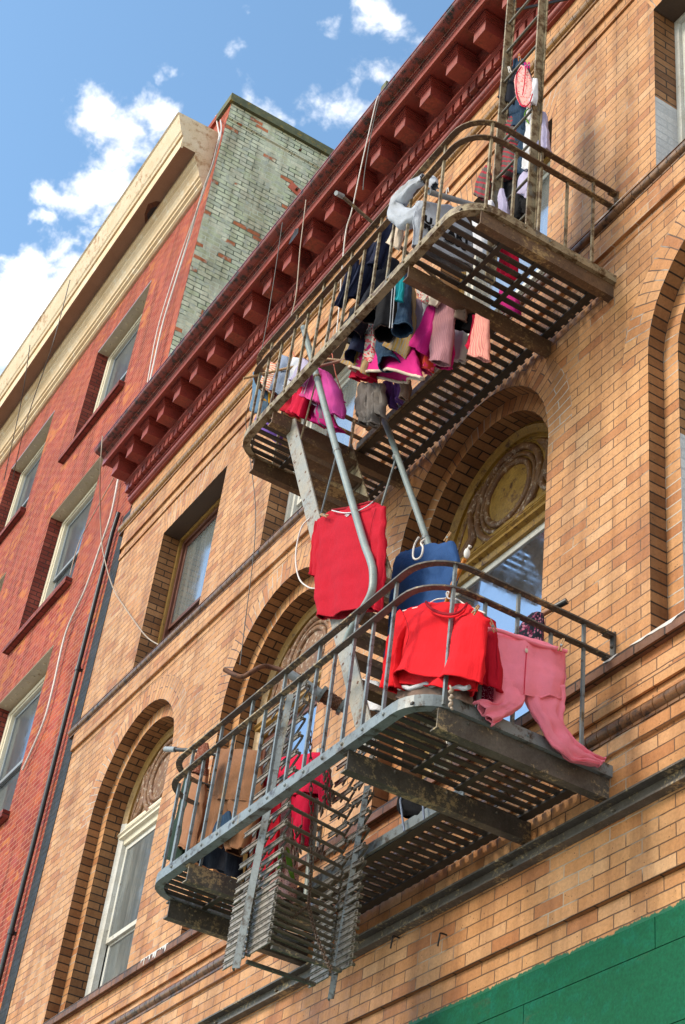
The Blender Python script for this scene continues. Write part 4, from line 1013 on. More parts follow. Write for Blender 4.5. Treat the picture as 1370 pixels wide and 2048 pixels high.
# ---- lower balcony, right corner
red = garment('red_shirt', 'bright red sweatshirt on a white hanger behind the rounded corner of the lower rail', 'shirt', C_['red'],
    [[(850, 1206, 936, 1209, .012), (826, 1214, 956, 1220, .022), (806, 1224, 974, 1236, .03), (805, 1240, 973, 1246, .04), (803, 1270, 971, 1272, .045), (798, 1315, 965, 1318, .05), (789, 1350, 958, 1364, .075)],
     [(797, 1300, 962, 1308, .03, -1.05), (792, 1345, 958, 1358, .05, -1.05), (788, 1372, 955, 1384, .06, -1.05)],
     [(800, 1222, 818, 1240, .03), (786, 1256, 812, 1268, .035), (775, 1300, 800, 1304, .035), (771, 1345, 800, 1350, .035), (774, 1380, 804, 1377, .04)]], -1.10, fold=.02, nf=3, wr=.014)
for k in (0, 1):
    child_of(red, trim('collar', C_['red'] if k else C_['redin'], [(852, 1204, -1.145), (862, 1217 + 5 * k, -1.165), (885, 1227 + 5 * k, -1.172), (908, 1228 + 5 * k, -1.172), (926, 1219 + 5 * k, -1.165), (934, 1207, -1.145)], None, r=.009 - .002 * k))
garment('red_shirt', 'darker red garment half hidden between the red sweatshirt and the pink leggings', 'shirt', C_['darkred'],
    [[(955, 1224, 988, 1243, .02), (962, 1290, 992, 1300, .04), (966, 1360, 994, 1380, .05)]], -.90)
o = garment('grey_skirt', 'grey child garment with a white scalloped border below the red sweatshirt', 'skirt', C_['taupe'],
    [[(810, 1310, 938, 1315, .04), (800, 1372, 938, 1378, .07), (796, 1404, 940, 1408, .08)]], -1.0, fold=.016, nf=6)
child_of(o, trim('scalloped_border', C_['white'], [(798 + 10.8 * k, 1377 - 3 * (k % 2) - (6 if 3 < k < 9 else 0), -1.085) for k in range(14)], None, r=.014))
garment('magenta_garment', 'magenta dotted garment glimpsed between red sweatshirt and pink leggings', 'shirt', C_['mfloral'],
    [[(950, 1290, 985, 1292, .03), (945, 1350, 988, 1352, .05), (940, 1402, 988, 1408, .05)]], -.86)
lg = garment('pink_leggings', 'pink leggings pegged to the side rail with one leg blown along the balcony edge', 'leggings', C_['pink'],
    [[(974, 1258, 1133, 1302, .03), (978, 1275, 1132, 1316, .045), (984, 1320, 1130, 1350, .045), (989, 1365, 1128, 1378, .045), (991, 1388, 1127, 1402, .03)],
     [(990, 1360, 1056, 1374, .03), (990, 1388, 1050, 1396, .03), (986, 1402, 1042, 1416, .026), (968, 1402, 1020, 1432, .024), (951, 1406, 986, 1449, .024)],
     [(1046, 1374, 1128, 1378, .035), (1050, 1396, 1126, 1405, .03), (1067, 1432, 1124, 1440, .026), (1092, 1474, 1140, 1468, .022), (1120, 1508, 1166, 1497, .02), (1156, 1524, 1188, 1514, .018), (1195, 1530, 1205, 1524, .012)]], X=-6.145, fold=.016, nf=4, wr=.016)
wb = trim('waistband', C_['pink'], [(974, 1258), (1000, 1262), (1040, 1276), (1080, 1290), (1110, 1297), (1133, 1303)], None, X=-6.09, r=.012); child_of(lg, wb)
sm = trim('seam', C_['crimson'], [(1054, 1292), (1052, 1320), (1050, 1350), (1048, 1388)], None, X=-6.086, r=.0025); child_of(lg, sm)
bw = MB(); c0 = atx(1053, 1301, -6.08); bw.ball(c0, .011, 0, 6, (.6, 1, 1.4)); child_of(lg, bw.build('bow', C_['offwhite']))
garment('blue_trousers', 'navy blue sweatpants with gathered waist hung behind the lower rail corner', 'trousers', C_['blue'],
    [[(803, 1106, 908, 1084, .03), (790, 1132, 914, 1118, .055), (786, 1165, 908, 1165, .06), (787, 1210, 902, 1215, .06), (786, 1260, 890, 1270, .06)],
     [(784, 1250, 836, 1262, .05), (776, 1320, 824, 1325, .05), (766, 1398, 812, 1404, .05)]], -.78, fold=.022, nf=5, wr=.014)
garment('dark_blouse', 'dark floral garment hanging in front of the reflecting window pane', 'blouse', C_['dkfloral'],
    [[(1063, 1232, 1086, 1226, .02), (1030, 1268, 1086, 1262, .04), (1008, 1300, 1084, 1304, .05), (1005, 1330, 1082, 1335, .05)]], -.5, fold=.014)
garment('white_cloth', 'white cloth hanging behind the stair foot on the lower balcony', 'cloth', C_['white'],
    [[(722, 1362, 756, 1366, .03), (717, 1385, 766, 1392, .045), (730, 1418, 768, 1428, .05)]], -.72, fold=.018)
# ---- crimson shirt on the stair handrail
hs = garment('crimson_shirt', 'crimson long sleeved shirt with white collar line pegged to the stair handrail', 'shirt', C_['darkred'],
    [[(664, 1021, 746, 1003, .006), (648, 1032, 759, 1009, .012), (634, 1046, 769, 1022, .018), (634, 1064, 769, 1038, .024), (634, 1110, 769, 1090, .026), (632, 1165, 768, 1145, .03), (633, 1205, 764, 1188, .034), (640, 1236, 758, 1218, .038)],
     [(633, 1044, 648, 1060, .018), (624, 1100, 642, 1108, .022), (626, 1150, 640, 1156, .02)],
     [(746, 1020, 770, 1014, .02), (742, 1090, 770, 1080, .026), (738, 1160, 768, 1150, .026), (738, 1218, 763, 1222, .03)]], -1.14, fold=.013, nf=3, wr=.012)
child_of(hs, trim('collar', C_['white'], [(664, 1021, -1.168), (690, 1026, -1.178), (715, 1022, -1.178), (735, 1012, -1.172), (746, 1003, -1.165)], None, r=.0045))
child_of(hs, trim('collar', C_['redin'], [(664, 1020, -1.15), (690, 1017, -1.145), (715, 1011, -1.145), (746, 1003, -1.15)], None, r=.008))
lm = MB()
for a, b_, y0 in ((689, 700, 1027), (690, 699, 1030.5), (692, 697, 1033)):
    lm.bar(at(a, y0, -1.172), at(b_, y0 - 2, -1.172), .006, .002)
child_of(hs, lm.build('printed_mark', C_['white']))
cable('cord', 'white cord looping out beside the crimson shirt', [(620, 1036, -1.2), (603, 1055, -1.22), (593, 1095, -1.22), (592, 1130, -1.22), (600, 1160, -1.2), (618, 1175, -1.18), (634, 1177, -1.16)], .006, M['white_cable'], cat='cord')
# ---- lower balcony, left bay
garment('brown_trousers', 'tan brown trousers hanging over the left bay of the lower balcony', 'trousers', C_['brown'],
    [[(434, 1500, 522, 1502, .03), (428, 1530, 522, 1535, .055), (424, 1570, 522, 1575, .06), (422, 1600, 520, 1606, .05)],
     [(421, 1592, 466, 1604, .045), (418, 1640, 452, 1645, .045), (405, 1690, 438, 1690, .05)],
     [(456, 1596, 520, 1604, .045), (464, 1640, 510, 1650, .05), (455, 1690, 496, 1678, .055), (462, 1706, 490, 1697, .05)]], -.98, fold=.012, nf=4)
garment('brown_trousers', 'lighter brown trousers with narrow legs at the left end of the lower balcony', 'trousers', C_['brownlt'],
    [[(392, 1540, 414, 1536, .03), (378, 1610, 408, 1612, .04), (360, 1696, 390, 1702, .045)]], -1.0, fold=.012)
garment('fleece_sleeve', 'rust fleece cuff rolled over the lower rail at its left end', 'sleeve', C_['sherpa'],
    [[(401, 1492, 413, 1488, .02), (394, 1520, 412, 1516, .03), (380, 1545, 408, 1546, .035)]], -1.2)
garment('green_trousers', 'dark green trousers, the leftmost garment on the lower balcony', 'trousers', C_['dkgreen'],
    [[(373, 1553, 389, 1556, .025), (362, 1610, 382, 1612, .035), (346, 1670, 372, 1674, .04), (331, 1716, 362, 1728, .045)]], -1.0, fold=.01)
garment('denim_cloth', 'navy denim cloth folded under the tan brown trousers', 'cloth', C_['denim'],
    [[(440, 1640, 462, 1622, .02), (430, 1662, 462, 1650, .03), (428, 1680, 455, 1674, .03)]], -1.08)
garment('black_trousers', 'black trousers hanging below the left bay near the folded ladder', 'trousers', C_['denimdk'],
    [[(398, 1650, 478, 1650, .05), (398, 1700, 480, 1705, .06), (396, 1725, 478, 1755, .06)]], -.75, fold=.015)
garment('crimson_trousers', 'bright crimson trousers hanging among the rungs of the folded ladder', 'trousers', C_['crimson'],
    [[(553, 1520, 655, 1506, .03), (546, 1555, 656, 1548, .05), (552, 1592, 646, 1590, .05)],
     [(586, 1580, 626, 1588, .04), (589, 1635, 619, 1640, .04), (590, 1676, 612, 1692, .035)],
     [(630, 1540, 660, 1540, .03), (636, 1575, 658, 1580, .03), (640, 1605, 655, 1612, .02)]], -.72, fold=.012)
garment('pink_dress', 'pale pink dotted dress behind the leaf bars of the folded ladder', 'dress', C_['pkdots'],
    [[(548, 1588, 592, 1592, .03), (534, 1660, 592, 1665, .05), (528, 1730, 590, 1745, .06), (530, 1790, 585, 1800, .06)]], -.56, fold=.016)
garment('red_cloth', 'narrow red cloth seen between the left leaf bars of the folded ladder', 'cloth', C_['darkred'],
    [[(525, 1555, 562, 1562, .03), (518, 1650, 556, 1660, .03), (510, 1745, 545, 1755, .03)]], -.85)
ds = MB(); rr = random.Random(5)
for (x, y, n_) in ((655, 1535, 8), (662, 1570, 7), (650, 1590, 6), (585, 1655, 7), (592, 1690, 6), (604, 1650, 6), (640, 1690, 4)):
    for k in range(n_):
        px, py = x + rr.uniform(-7, 7), y + k * 5; p = at(px, py, -.80 + rr.uniform(-.04, .04)); q = p + V((rr.uniform(-.02, .02), rr.uniform(-.02, .02), -rr.uniform(.03, .07)))
        ds.tube([p, p.lerp(q, .5) + V((rr.uniform(-.01, .01), 0, 0)), q], [.008, .012, .003], 6)
    ds.tube([at(x, y - 20, -.8), at(x, y + n_ * 5, -.8)], .003, 5)
tag(ds.build('dried_peppers', M['chain']), 'strings of dried brown peppers hanging among the ladder rungs', 'dried food', kind='stuff')
lf = MB()
for (x0, y0, x1, y1, w_) in ((575, 1695, 588, 1765, .035), (562, 1700, 560, 1745, .02), (558, 1735, 545, 1770, .018)):
    a, e = at(x0, y0, -.62), at(x1, y1, -.62); rows_l = []
    for k in range(8):
        q = k / 7; ww = w_ * math.sin(math.pi * min(1, q * .93 + .06)); c = a.lerp(e, q)
        rows_l.append([c + V((-ww, -.01, 0)), c + V((0, .012, 0)), c + V((ww, -.01, .0))])
    lf.grid(rows_l)
tag(finish(lf.build('green_leaves', C_['leaf'], fix=False), .003), 'bright green leaves hanging below the crimson trousers', 'leaves')
bp = thing('backpack', 'small black backpack wedged on the inner walkway of the lower balcony', 'backpack', at(828, 1612, -.45))
mb = MB(); add_tube_cloth(mb, prof_rings([(812, 1586, 846, 1584, .03), (802, 1596, 854, 1594, .06), (800, 1615, 858, 1612, .07), (806, 1630, 862, 1626, .06), (812, 1636, 860, 1632, .03)], -.45), .008, 3, .008, 3)
finish(mb.build('bag_body', C_['black'], bp, weld=True))
for pts in ([(808, 1590), (801, 1600), (803, 1620), (806, 1645), (809, 1662)], [(838, 1586), (846, 1592), (852, 1588), (850, 1582)], [(842, 1596), (846, 1612), (848, 1640)]):
    b = MB(); b.tube(catmull([at(p[0], p[1], -.53) for p in pts], 5), .007, 6); b.build('strap', C_['ltblue'], bp)
# ---- upper balcony: grey sweatshirt with lettering
XS = -6.92
sw = garment('grey_sweatshirt', 'grey sweatshirt with black lettering hanging inside the upper rail', 'sweatshirt', C_['grey'],
    [[(834, 402, 922, 420, .02), (829, 425, 938, 452, .045), (825, 455, 946, 486, .05), (823, 492, 944, 540, .055)]], X=XS, fold=.010, nf=3, wr=.014)
mb = MB(); limb(mb, [(846, 412, .07, -1.24), (830, 434, .085, -1.27), (808, 438, .085, -1.30), (794, 420, .075, -1.33), (804, 398, .062, -1.34), (824, 376, .045, -1.34), (842, 359, .034, -1.33), (846, 356, .03, -1.33)], -1.3, 4, .022, .018)
child_of(sw, finish(mb.build('sleeve', C_['grey'], weld=True)))
mb = MB(); limb(mb, [(850, 358, .03), (862, 362, .04), (868, 374, .035)], -1.22, 9, .01); child_of(sw, finish(mb.build('sleeve', C_['grey'], weld=True)))
def lettering(txt, px, py, size, X, parent, spread=1.0):
    cu = bpy.data.curves.new('print', 'FONT'); cu.body = txt; cu.size = size; cu.extrude = .001; cu.offset = .006; cu.space_character = spread
    o = bpy.data.objects.new('print_tmp', cu); COL.objects.link(o)
    dg = bpy.context.evaluated_depsgraph_get(); me = bpy.data.meshes.new_from_object(o.evaluated_get(dg)); bpy.data.objects.remove(o); me.name = 'printed_lettering'
    p = atx(px, py, X)
    me.transform(Matrix(((0, 0, 1, 0), (1, 0, 0, 0), (0, 1, 0, 0), (0, 0, 0, 1))))
    me.transform(Matrix.Translation(p - parent.location))
    q = bpy.data.objects.new('printed_lettering', me); COL.objects.link(q); me.materials.append(C_['black']); q.parent = parent
    return q
lettering('U.S. ART', 848, 442, .098, XS + .062, sw, 1.12)
lettering('PHYS EDUC', 848, 455, .066, XS + .062, sw, 1.1)
garment('pale_sleeve', 'cream sleeve with an open cuff hanging beside the grey sweatshirt', 'sleeve', C_['offwhite'],
    [[(790, 446, 808, 446, .02), (784, 468, 802, 474, .028), (774, 486, 795, 498, .032)]], -1.24, fold=.004)
N_ = 'navy garments on the upper rail'
garment('navy_jacket', 'navy jacket sleeve hanging right beside the cream sleeve', 'jacket', C_['navy'], [[(772, 436, 796, 438, .03), (756, 480, 786, 490, .045), (739, 526, 762, 538, .05)]], -1.22, group=N_, wr=.012, level=True)
garment('navy_jacket', 'broad navy jacket tail, the middle one of the navy pieces', 'jacket', C_['navy'], [[(738, 488, 772, 480, .03), (715, 540, 750, 550, .05), (690, 592, 724, 598, .055)]], -1.2, group=N_, fold=.014, level=True)
garment('navy_jacket', 'narrow navy sleeve at the lower left of the navy pieces', 'jacket', C_['navy'], [[(700, 524, 718, 520, .025), (686, 568, 707, 572, .035), (666, 608, 690, 616, .04)]], -1.2, group=N_, wr=.012, level=True)
J_ = 'dark trouser legs through the stair opening'
def leg(label, rings, Y, mat, name='jeans', **k):
    rings = [r + ((Y + .10 - .16 * i / (len(rings) - 1)),) for i, r in enumerate(rings)]
    rings = [(a, b, c, d, e * (.9 + .25 * i / (len(rings) - 1)), y) for i, (a, b, c, d, e, y) in enumerate(rings)]
    o = garment(name, label, 'trousers', mat, [rings], Y, group=J_, fold=.006, nf=3, wr=.010, level=True, **k)
    m_ = MB(); add_tube_cloth(m_, prof_rings(rings, Y, None, True), .006, 3, .010, len(label) * 7 + int(abs(rings[0][0])), 0)
    n_ = (len(rings) - 1) * 7; lp = [V(p) for p in m_.v[n_ * 36:(n_ + 1) * 36]]
    h_ = MB(); h_.tube(lp + [lp[0], lp[1]], .0055, 6, 0, False); child_of(o, h_.build('hem', C_['taupe'] if mat in (C_['denimdk'], C_['black']) else C_['denimlt'] if mat is C_['denim'] else C_['navy']))
    return o
leg('black jeans leg with grey turned hem, uppermost of the open legs', [(762, 520, 800, 525, .05), (742, 565, 786, 580, .06), (726, 596, 770, 612, .065), (714, 618, 757, 640, .068)], -1.16, C_['denimdk'])
leg('black jeans leg with frayed pale hem at the far left of the dark legs', [(738, 570, 764, 580, .045), (712, 615, 744, 630, .055), (685, 650, 720, 682, .06)], -1.1, C_['denimdk'])
leg('dark navy jeans leg, lowest at the left of the dark legs', [(724, 610, 754, 618, .045), (710, 660, 740, 668, .05), (692, 704, 727, 722, .055)], -1.0, C_['navy'])
ts = leg('black track trousers leg with two white side stripes', [(768, 530, 804, 535, .05), (757, 590, 798, 596, .055), (746, 664, 788, 672, .062)], -1.08, C_['black'], 'track_trousers')
for dx in (0, 5): child_of(ts, trim('side_stripe', C_['white'], [(792 - dx, 545, -1.135), (788 - dx, 600, -1.14), (784 - dx, 656, -1.145)], None, r=.0035))
leg('blue jeans leg with pale stitched seam beside the track trousers', [(801, 540, 823, 544, .045), (798, 600, 822, 600, .05), (788, 668, 820, 650, .055)], -1.04, C_['denim'])
leg('teal edged blue jeans leg hanging lowest in the middle', [(752, 650, 792, 660, .045), (752, 695, 796, 700, .05), (758, 734, 797, 722, .055)], -.95, C_['denim'])
garment('teal_cloth', 'small teal cloth strip behind the track trousers', 'cloth', C_['teal'], [[(796, 545, 806, 548, .01), (794, 570, 805, 572, .015), (793, 600, 803, 601, .015)]], -1.10)
garment('striped_shirt', 'ochre striped shirt tail at the left below the jeans', 'shirt', C_['ystripe'], [[(695, 690, 738, 704, .03), (688, 712, 738, 722, .04), (682, 726, 736, 748, .05)]], -.9, fold=.012)
garment('striped_shirt', 'ochre striped shirt with a wavy hem right of the blue jeans', 'shirt', C_['ystripe'], [[(806, 570, 828, 570, .03), (798, 640, 832, 645, .05), (768, 690, 812, 716, .055)]], -.9, fold=.014)
garment('floral_blouse', 'white blouse with small red flowers between the jeans legs', 'blouse', C_['wfloral'], [[(732, 640, 758, 642, .03), (728, 680, 756, 684, .04), (724, 722, 752, 726, .045)]], -.88)
garment('white_bib', 'white bib with a yellow print below the upper bracket beam', 'bib', C_['wfloral'], [[(836, 560, 860, 572, .02), (838, 585, 858, 592, .03), (842, 600, 852, 606, .02)]], -.95)
garment('cream_cloth', 'cream cloth peeping out under the upper bracket beam', 'cloth', C_['offwhite'], [[(845, 580, 880, 588, .03), (845, 594, 880, 600, .04), (850, 606, 872, 612, .03)]], -.9, fold=.012)
garment('violet_shirt', 'greyish violet shirt with wavy edge left of the magenta trousers', 'shirt', C_['violet'], [[(830, 600, 850, 604, .03), (822, 640, 850, 645, .04), (820, 680, 840, 676, .045)]], -.86, fold=.012)
garment('grey_cloth', 'pale grey cloth hanging high between violet shirt and mauve knit', 'cloth', C_['white'], [[(843, 602, 868, 606, .02), (842, 625, 860, 630, .03), (845, 640, 858, 645, .03)]], -.85, fold=.01)
garment('magenta_trousers', 'magenta trousers with a flared cuff under the upper balcony', 'trousers', C_['magenta'], [[(858, 605, 876, 610, .03), (845, 650, 870, 660, .045), (820, 690, 852, 708, .055)]], -.84)
garment('floral_dress', 'red floral dress below the magenta cuff', 'dress', C_['floral'], [[(825, 680, 862, 690, .03), (818, 710, 866, 720, .05), (815, 725, 862, 742, .055)]], -.76, fold=.016)
garment('mauve_knit', 'long mauve ribbed knit hanging straight beside the magenta trousers', 'knitwear', C_['pkgrey'], [[(871, 600, 909, 610, .03), (868, 650, 905, 658, .045), (865, 700, 900, 704, .05), (866, 724, 895, 728, .05)]], -.82, fold=.006)
garment('pink_cloth', 'bright pink cloth edge behind the mauve knit', 'cloth', C_['hotpink'], [[(860, 640, 908, 650, .03), (856, 690, 906, 700, .04), (852, 728, 900, 735, .04)]], -.72, fold=.012)
garment('taupe_sleeve', 'short taupe sleeve with open cuff under the bracket beam', 'sleeve', C_['taupe'], [[(895, 604, 930, 612, .03), (896, 620, 928, 628, .04), (897, 632, 925, 638, .04)]], -.78)
garment('black_shirt', 'black shirt tail below the taupe sleeve', 'shirt', C_['black'], [[(910, 615, 955, 630, .03), (908, 640, 950, 648, .05), (906, 655, 945, 663, .05)]], -.68, fold=.014)
garment('peach_knit', 'peach ribbed knit sleeve with a rolled cuff in front of the inner walkway', 'knitwear', C_['peach'], [[(952, 630, 977, 640, .03), (946, 670, 977, 676, .038), (940, 712, 978, 720, .045)]], -.8, fold=.006)
garment('red_cloth', 'thin red cloth behind the peach knit sleeve', 'cloth', C_['crimson'], [[(948, 630, 962, 636, .015), (942, 665, 956, 670, .02), (936, 694, 948, 702, .02)]], -.72)
garment('pale_blouse', 'pale striped top hanging deep behind the mauve knit', 'top', C_['white'], [[(905, 640, 935, 645, .03), (903, 690, 930, 695, .04), (900, 715, 925, 722, .04)]], -.55)
pd = garment('pink_dress', 'hot pink child dress with a wavy white hem below the jeans', 'dress', C_['hotpink'],
    [[(748, 672, 822, 678, .04), (728, 712, 836, 722, .07), (710, 744, 842, 756, .09)]], -.86, fold=.03, nf=3)
mb2 = MB(); add_tube_cloth(mb2, prof_rings([(748, 672, 822, 678, .04), (728, 712, 836, 722, .07), (710, 744, 842, 756, .09)], -.86), .03, 3, .006, len('hot pink child dress with a wavy white hem below the jeans') * 7 + 748, 0)
last = [V(p) for p in mb2.v[14 * 36:15 * 36]]
mb3 = MB(); mb3.tube(last + [last[0], last[1]], .012, 6, 0, False); child_of(pd, mb3.build('hem_trim', C_['offwhite']))
garment('grey_socks', 'bunch of crumpled grey knitted socks hanging above the stair top', 'socks', C_['greysock'],
    [[(722, 770, 738, 766, .02), (717, 800, 738, 798, .03), (720, 826, 740, 828, .025), (726, 848, 742, 846, .015)],
     [(736, 768, 752, 764, .02), (734, 800, 758, 802, .03), (740, 832, 754, 834, .025), (742, 852, 752, 850, .012)],
     [(748, 770, 764, 768, .02), (750, 800, 768, 804, .025), (756, 830, 768, 832, .02)]], -.75, fold=.03, nf=4, wr=.02)
garment('purple_socks', 'purple socks hanging beside the grey socks', 'socks', C_['purple'],
    [[(768, 764, 784, 760, .02), (770, 790, 786, 788, .025), (778, 815, 788, 812, .015)], [(788, 760, 800, 756, .02), (790, 784, 804, 782, .022), (790, 804, 800, 802, .015)]], -.62, fold=.025, nf=4, wr=.02)
garment('taupe_socks', 'taupe socks under the white hem of the pink dress', 'socks', C_['taupe'],
    [[(800, 752, 818, 744, .02), (803, 775, 820, 770, .03), (802, 798, 814, 796, .02)]], -.7, fold=.02, nf=4, wr=.02)
# ---- upper balcony, left bay
garment('denim_jacket', 'washed denim piece, the leftmost garment on the upper balcony', 'jacket', C_['denimlt'], [[(508, 748, 532, 742, .03), (508, 785, 536, 785, .045), (504, 822, 530, 832, .05)]], -1.1, fold=.014)
garment('striped_blouse', 'orange and white striped top at the left of the upper balcony', 'top', C_['orstripe'], [[(540, 725, 553, 728, .02), (530, 750, 551, 756, .035), (521, 776, 545, 786, .04)]], -1.12)
garment('yellow_blouse', 'yellow top with gathered cuffs below the orange striped top', 'top', C_['yellow'], [[(526, 770, 548, 776, .03), (520, 786, 542, 794, .04), (519, 798, 541, 806, .035)]], -1.08, fold=.012)
garment('blue_grey_shirt', 'blue grey shirt hanging at an angle in the left bay', 'shirt', C_['ltblue'], [[(563, 710, 578, 716, .02), (552, 745, 580, 752, .04), (540, 780, 566, 790, .045)]], -1.1)
garment('white_shirt', 'white and lavender shirt over the left bay rail', 'shirt', C_['white'], [[(588, 715, 612, 722, .02), (574, 742, 606, 752, .045), (560, 772, 592, 784, .05)]], -1.06, fold=.012)
garment('lavender_shirt', 'lavender shirt edge right of the white shirt', 'shirt', C_['lav'], [[(604, 716, 618, 724, .02), (592, 745, 616, 752, .03), (586, 762, 606, 770, .03)]], -1.12)
garment('pink_skirt', 'small pink patterned skirt hidden behind the left fascia', 'skirt', C_['pkfloral'], [[(560, 765, 590, 778, .03), (554, 785, 584, 795, .04), (550, 800, 575, 806, .04)]], -1.0, fold=.012)
garment('red_jacket', 'deep red jacket under the pink jackets', 'jacket', C_['darkred'], [[(590, 755, 615, 762, .03), (574, 792, 604, 800, .05), (562, 822, 590, 832, .055)]], -.98, fold=.014)
garment('red_jacket', 'crimson sleeve left of the stair stringer top', 'jacket', C_['crimson'], [[(600, 770, 618, 775, .03), (592, 800, 612, 806, .04), (585, 825, 603, 832, .04)]], -1.02)
pj = garment('pink_jacket', 'pink jacket with white sleeve stripes beside the stair handrail', 'jacket', C_['pinkjkt'], [[(620, 738, 640, 742, .03), (608, 768, 642, 774, .045), (600, 792, 640, 806, .05)], [(628, 745, 642, 750, .03), (626, 780, 642, 784, .035), (627, 798, 641, 806, .035)]], -1.0, fold=.008)
for dx in (0, 5): child_of(pj, trim('sleeve_stripe', C_['white'], [(617 + dx, 745, -1.07), (609 + dx, 768, -1.075), (603 + dx, 788, -1.075)], None, r=.004))
garment('orchid_jacket', 'orchid pink jacket hanging right of the stair handrail', 'jacket', C_['orchid'], [[(640, 738, 656, 744, .03), (646, 775, 680, 786, .05), (650, 820, 684, 836, .055)], [(654, 760, 672, 770, .03), (668, 790, 682, 800, .035)]], -.95, fold=.014)
garment('lavender_blouse', 'pale lavender top with dark piping below the pink jacket', 'top', C_['lav'], [[(602, 780, 628, 788, .03), (602, 796, 634, 806, .04), (612, 804, 640, 814, .035)]], -.93, fold=.014)
garment('crimson_blouse', 'crimson top behind the pink jackets above the bracket beam', 'top', C_['crimson'], [[(600, 800, 640, 808, .04), (604, 830, 655, 848, .05), (615, 840, 668, 862, .05)]], -.86, fold=.016)
garment('lilac_blouse', 'lilac grey top trailing below the orchid jacket', 'top', C_['violet'], [[(632, 800, 652, 808, .03), (634, 825, 656, 835, .04), (640, 842, 652, 852, .03)]], -.92, fold=.014)
garment('purple_cloth', 'purple cloth lying low in the left bay, seen through the floor slats', 'cloth', C_['purple'], [[(518, 828, 560, 846, .05), (514, 845, 562, 868, .08), (512, 858, 556, 884, .09)]], -.85, fold=.01)
# ---- washing on the roof ladder
YL = -.655
garment('denim_vest', 'dark denim vest pegged high on the roof ladder', 'vest', C_['denimdk'], [[(1020, 136, 1036, 142, .02), (1006, 165, 1034, 172, .04), (998, 196, 1030, 210, .045)]], YL - .01)
garment('blue_jeans', 'blue jeans hanging down behind the rungs of the roof ladder', 'jeans', C_['denim'], [[(1030, 118, 1048, 120, .02), (1022, 150, 1062, 158, .04), (1018, 210, 1056, 215, .05), (1018, 255, 1055, 260, .05)], [(1036, 245, 1056, 250, .035), (1034, 300, 1054, 305, .035), (1032, 345, 1052, 350, .035)]], YL + .03)
uw = garment('floral_underwear', 'pink floral underwear with red edging pegged on the roof ladder', 'underwear', C_['pkfloral'], [[(1042, 132, 1052, 134, .015), (1032, 152, 1062, 158, .025), (1032, 185, 1064, 190, .03), (1040, 208, 1058, 214, .02)]], -.80, fold=.004)
child_of(uw, trim('red_edging', C_['crimson'], [(1043, 133, -.832), (1033, 152, -.835), (1033, 186, -.84), (1041, 208, -.835), (1050, 213, -.835), (1059, 206, -.84), (1065, 188, -.84)], None, r=.005)); child_of(uw, trim('red_edging', C_['crimson'], [(1051, 134, -.832), (1049, 165, -.84), (1045, 190, -.84)], None, r=.004))
garment('white_underwear', 'small white underwear beside the pink floral underwear', 'underwear', C_['white'], [[(1062, 158, 1074, 156, .012), (1062, 185, 1073, 186, .02), (1064, 206, 1071, 208, .012)]], -.78)
garment('striped_shirt', 'grey shirt with red stripes hanging on the roof ladder', 'shirt', C_['redstripe'], [[(1014, 214, 1022, 212, .02), (1004, 250, 1036, 252, .04), (999, 305, 1034, 310, .05), (994, 352, 1030, 345, .05), (993, 372, 1012, 362, .04)]], YL)
garment('striped_shirt', 'sleeve of red striped grey cloth left of the roof ladder foot', 'shirt', C_['redstripe'], [[(970, 335, 982, 332, .02), (958, 365, 978, 368, .035), (952, 392, 976, 398, .04)]], YL)
ws = garment('white_shirt', 'white shirt with green collar edging on the roof ladder', 'shirt', C_['white'], [[(1056, 212, 1074, 210, .02), (1054, 250, 1076, 255, .035), (1052, 300, 1076, 305, .04), (1050, 338, 1072, 345, .04)]], YL - .02)
child_of(ws, trim('green_edging', C_['leaf'], [(1064, 212, -.72), (1052, 222, -.72), (1050, 234, -.72), (1058, 247, -.72)], None, r=.005))
garment('lavender_shirt', 'lavender shirt sleeve right of the roof ladder', 'shirt', C_['lav'], [[(1080, 222, 1090, 225, .02), (1082, 260, 1094, 262, .03), (1081, 296, 1096, 299, .03)]], YL)
garment('lavender_shirt', 'lavender cloth low on the roof ladder near the right stile', 'shirt', C_['lav'], [[(1050, 345, 1074, 350, .03), (1040, 372, 1072, 378, .04), (1036, 388, 1068, 402, .04)]], YL)
garment('black_trousers', 'black trousers hanging low on the roof ladder', 'trousers', C_['black'], [[(1000, 350, 1056, 345, .04), (992, 395, 1050, 395, .05), (990, 440, 1046, 440, .05)]], YL + .06)
garment('black_trousers', 'black sleeve beside the right stile foot of the roof ladder', 'trousers', C_['black'], [[(1046, 390, 1068, 395, .03), (1044, 410, 1066, 415, .035), (1046, 428, 1062, 434, .03)]], YL + .02)
garment('pink_cloth', 'small pale pink pointed cloth near the roof ladder foot', 'cloth', C_['pkdots'] if False else C_['lav'], [[(1001, 378, 1006, 378, .01), (997, 402, 1014, 406, .02), (1004, 428, 1018, 434, .02)]], -.80)
garment('white_cloth', 'tiny white cloth corner at the roof ladder foot', 'cloth', C_['white'], [[(976, 400, 984, 402, .01), (972, 410, 988, 414, .015), (972, 418, 990, 424, .015)]], -.78)
# ---- seen through the floor of the right bay
garment('red_cloth', 'red cloth hanging in the right bay, seen through the upper floor slats', 'cloth', C_['crimson'], [[(1010, 480, 1040, 490, .03), (1002, 520, 1034, 535, .04), (996, 545, 1026, 560, .04)]], -.50, fold=.014)
garment('magenta_cloth', 'magenta cloth hanging near the window, seen through the upper floor slats', 'cloth', C_['magenta'], [[(1000, 575, 1035, 590, .03), (1000, 600, 1040, 615, .04), (1000, 618, 1036, 635, .04)]], -.30, fold=.014)
garment('white_towel', 'white towel hanging behind the grey sweatshirt, seen through the floor slats', 'towel', C_['white'], [[(945, 440, 985, 455, .03), (948, 475, 992, 492, .04), (950, 500, 988, 520, .04)]], -.66, fold=.01)
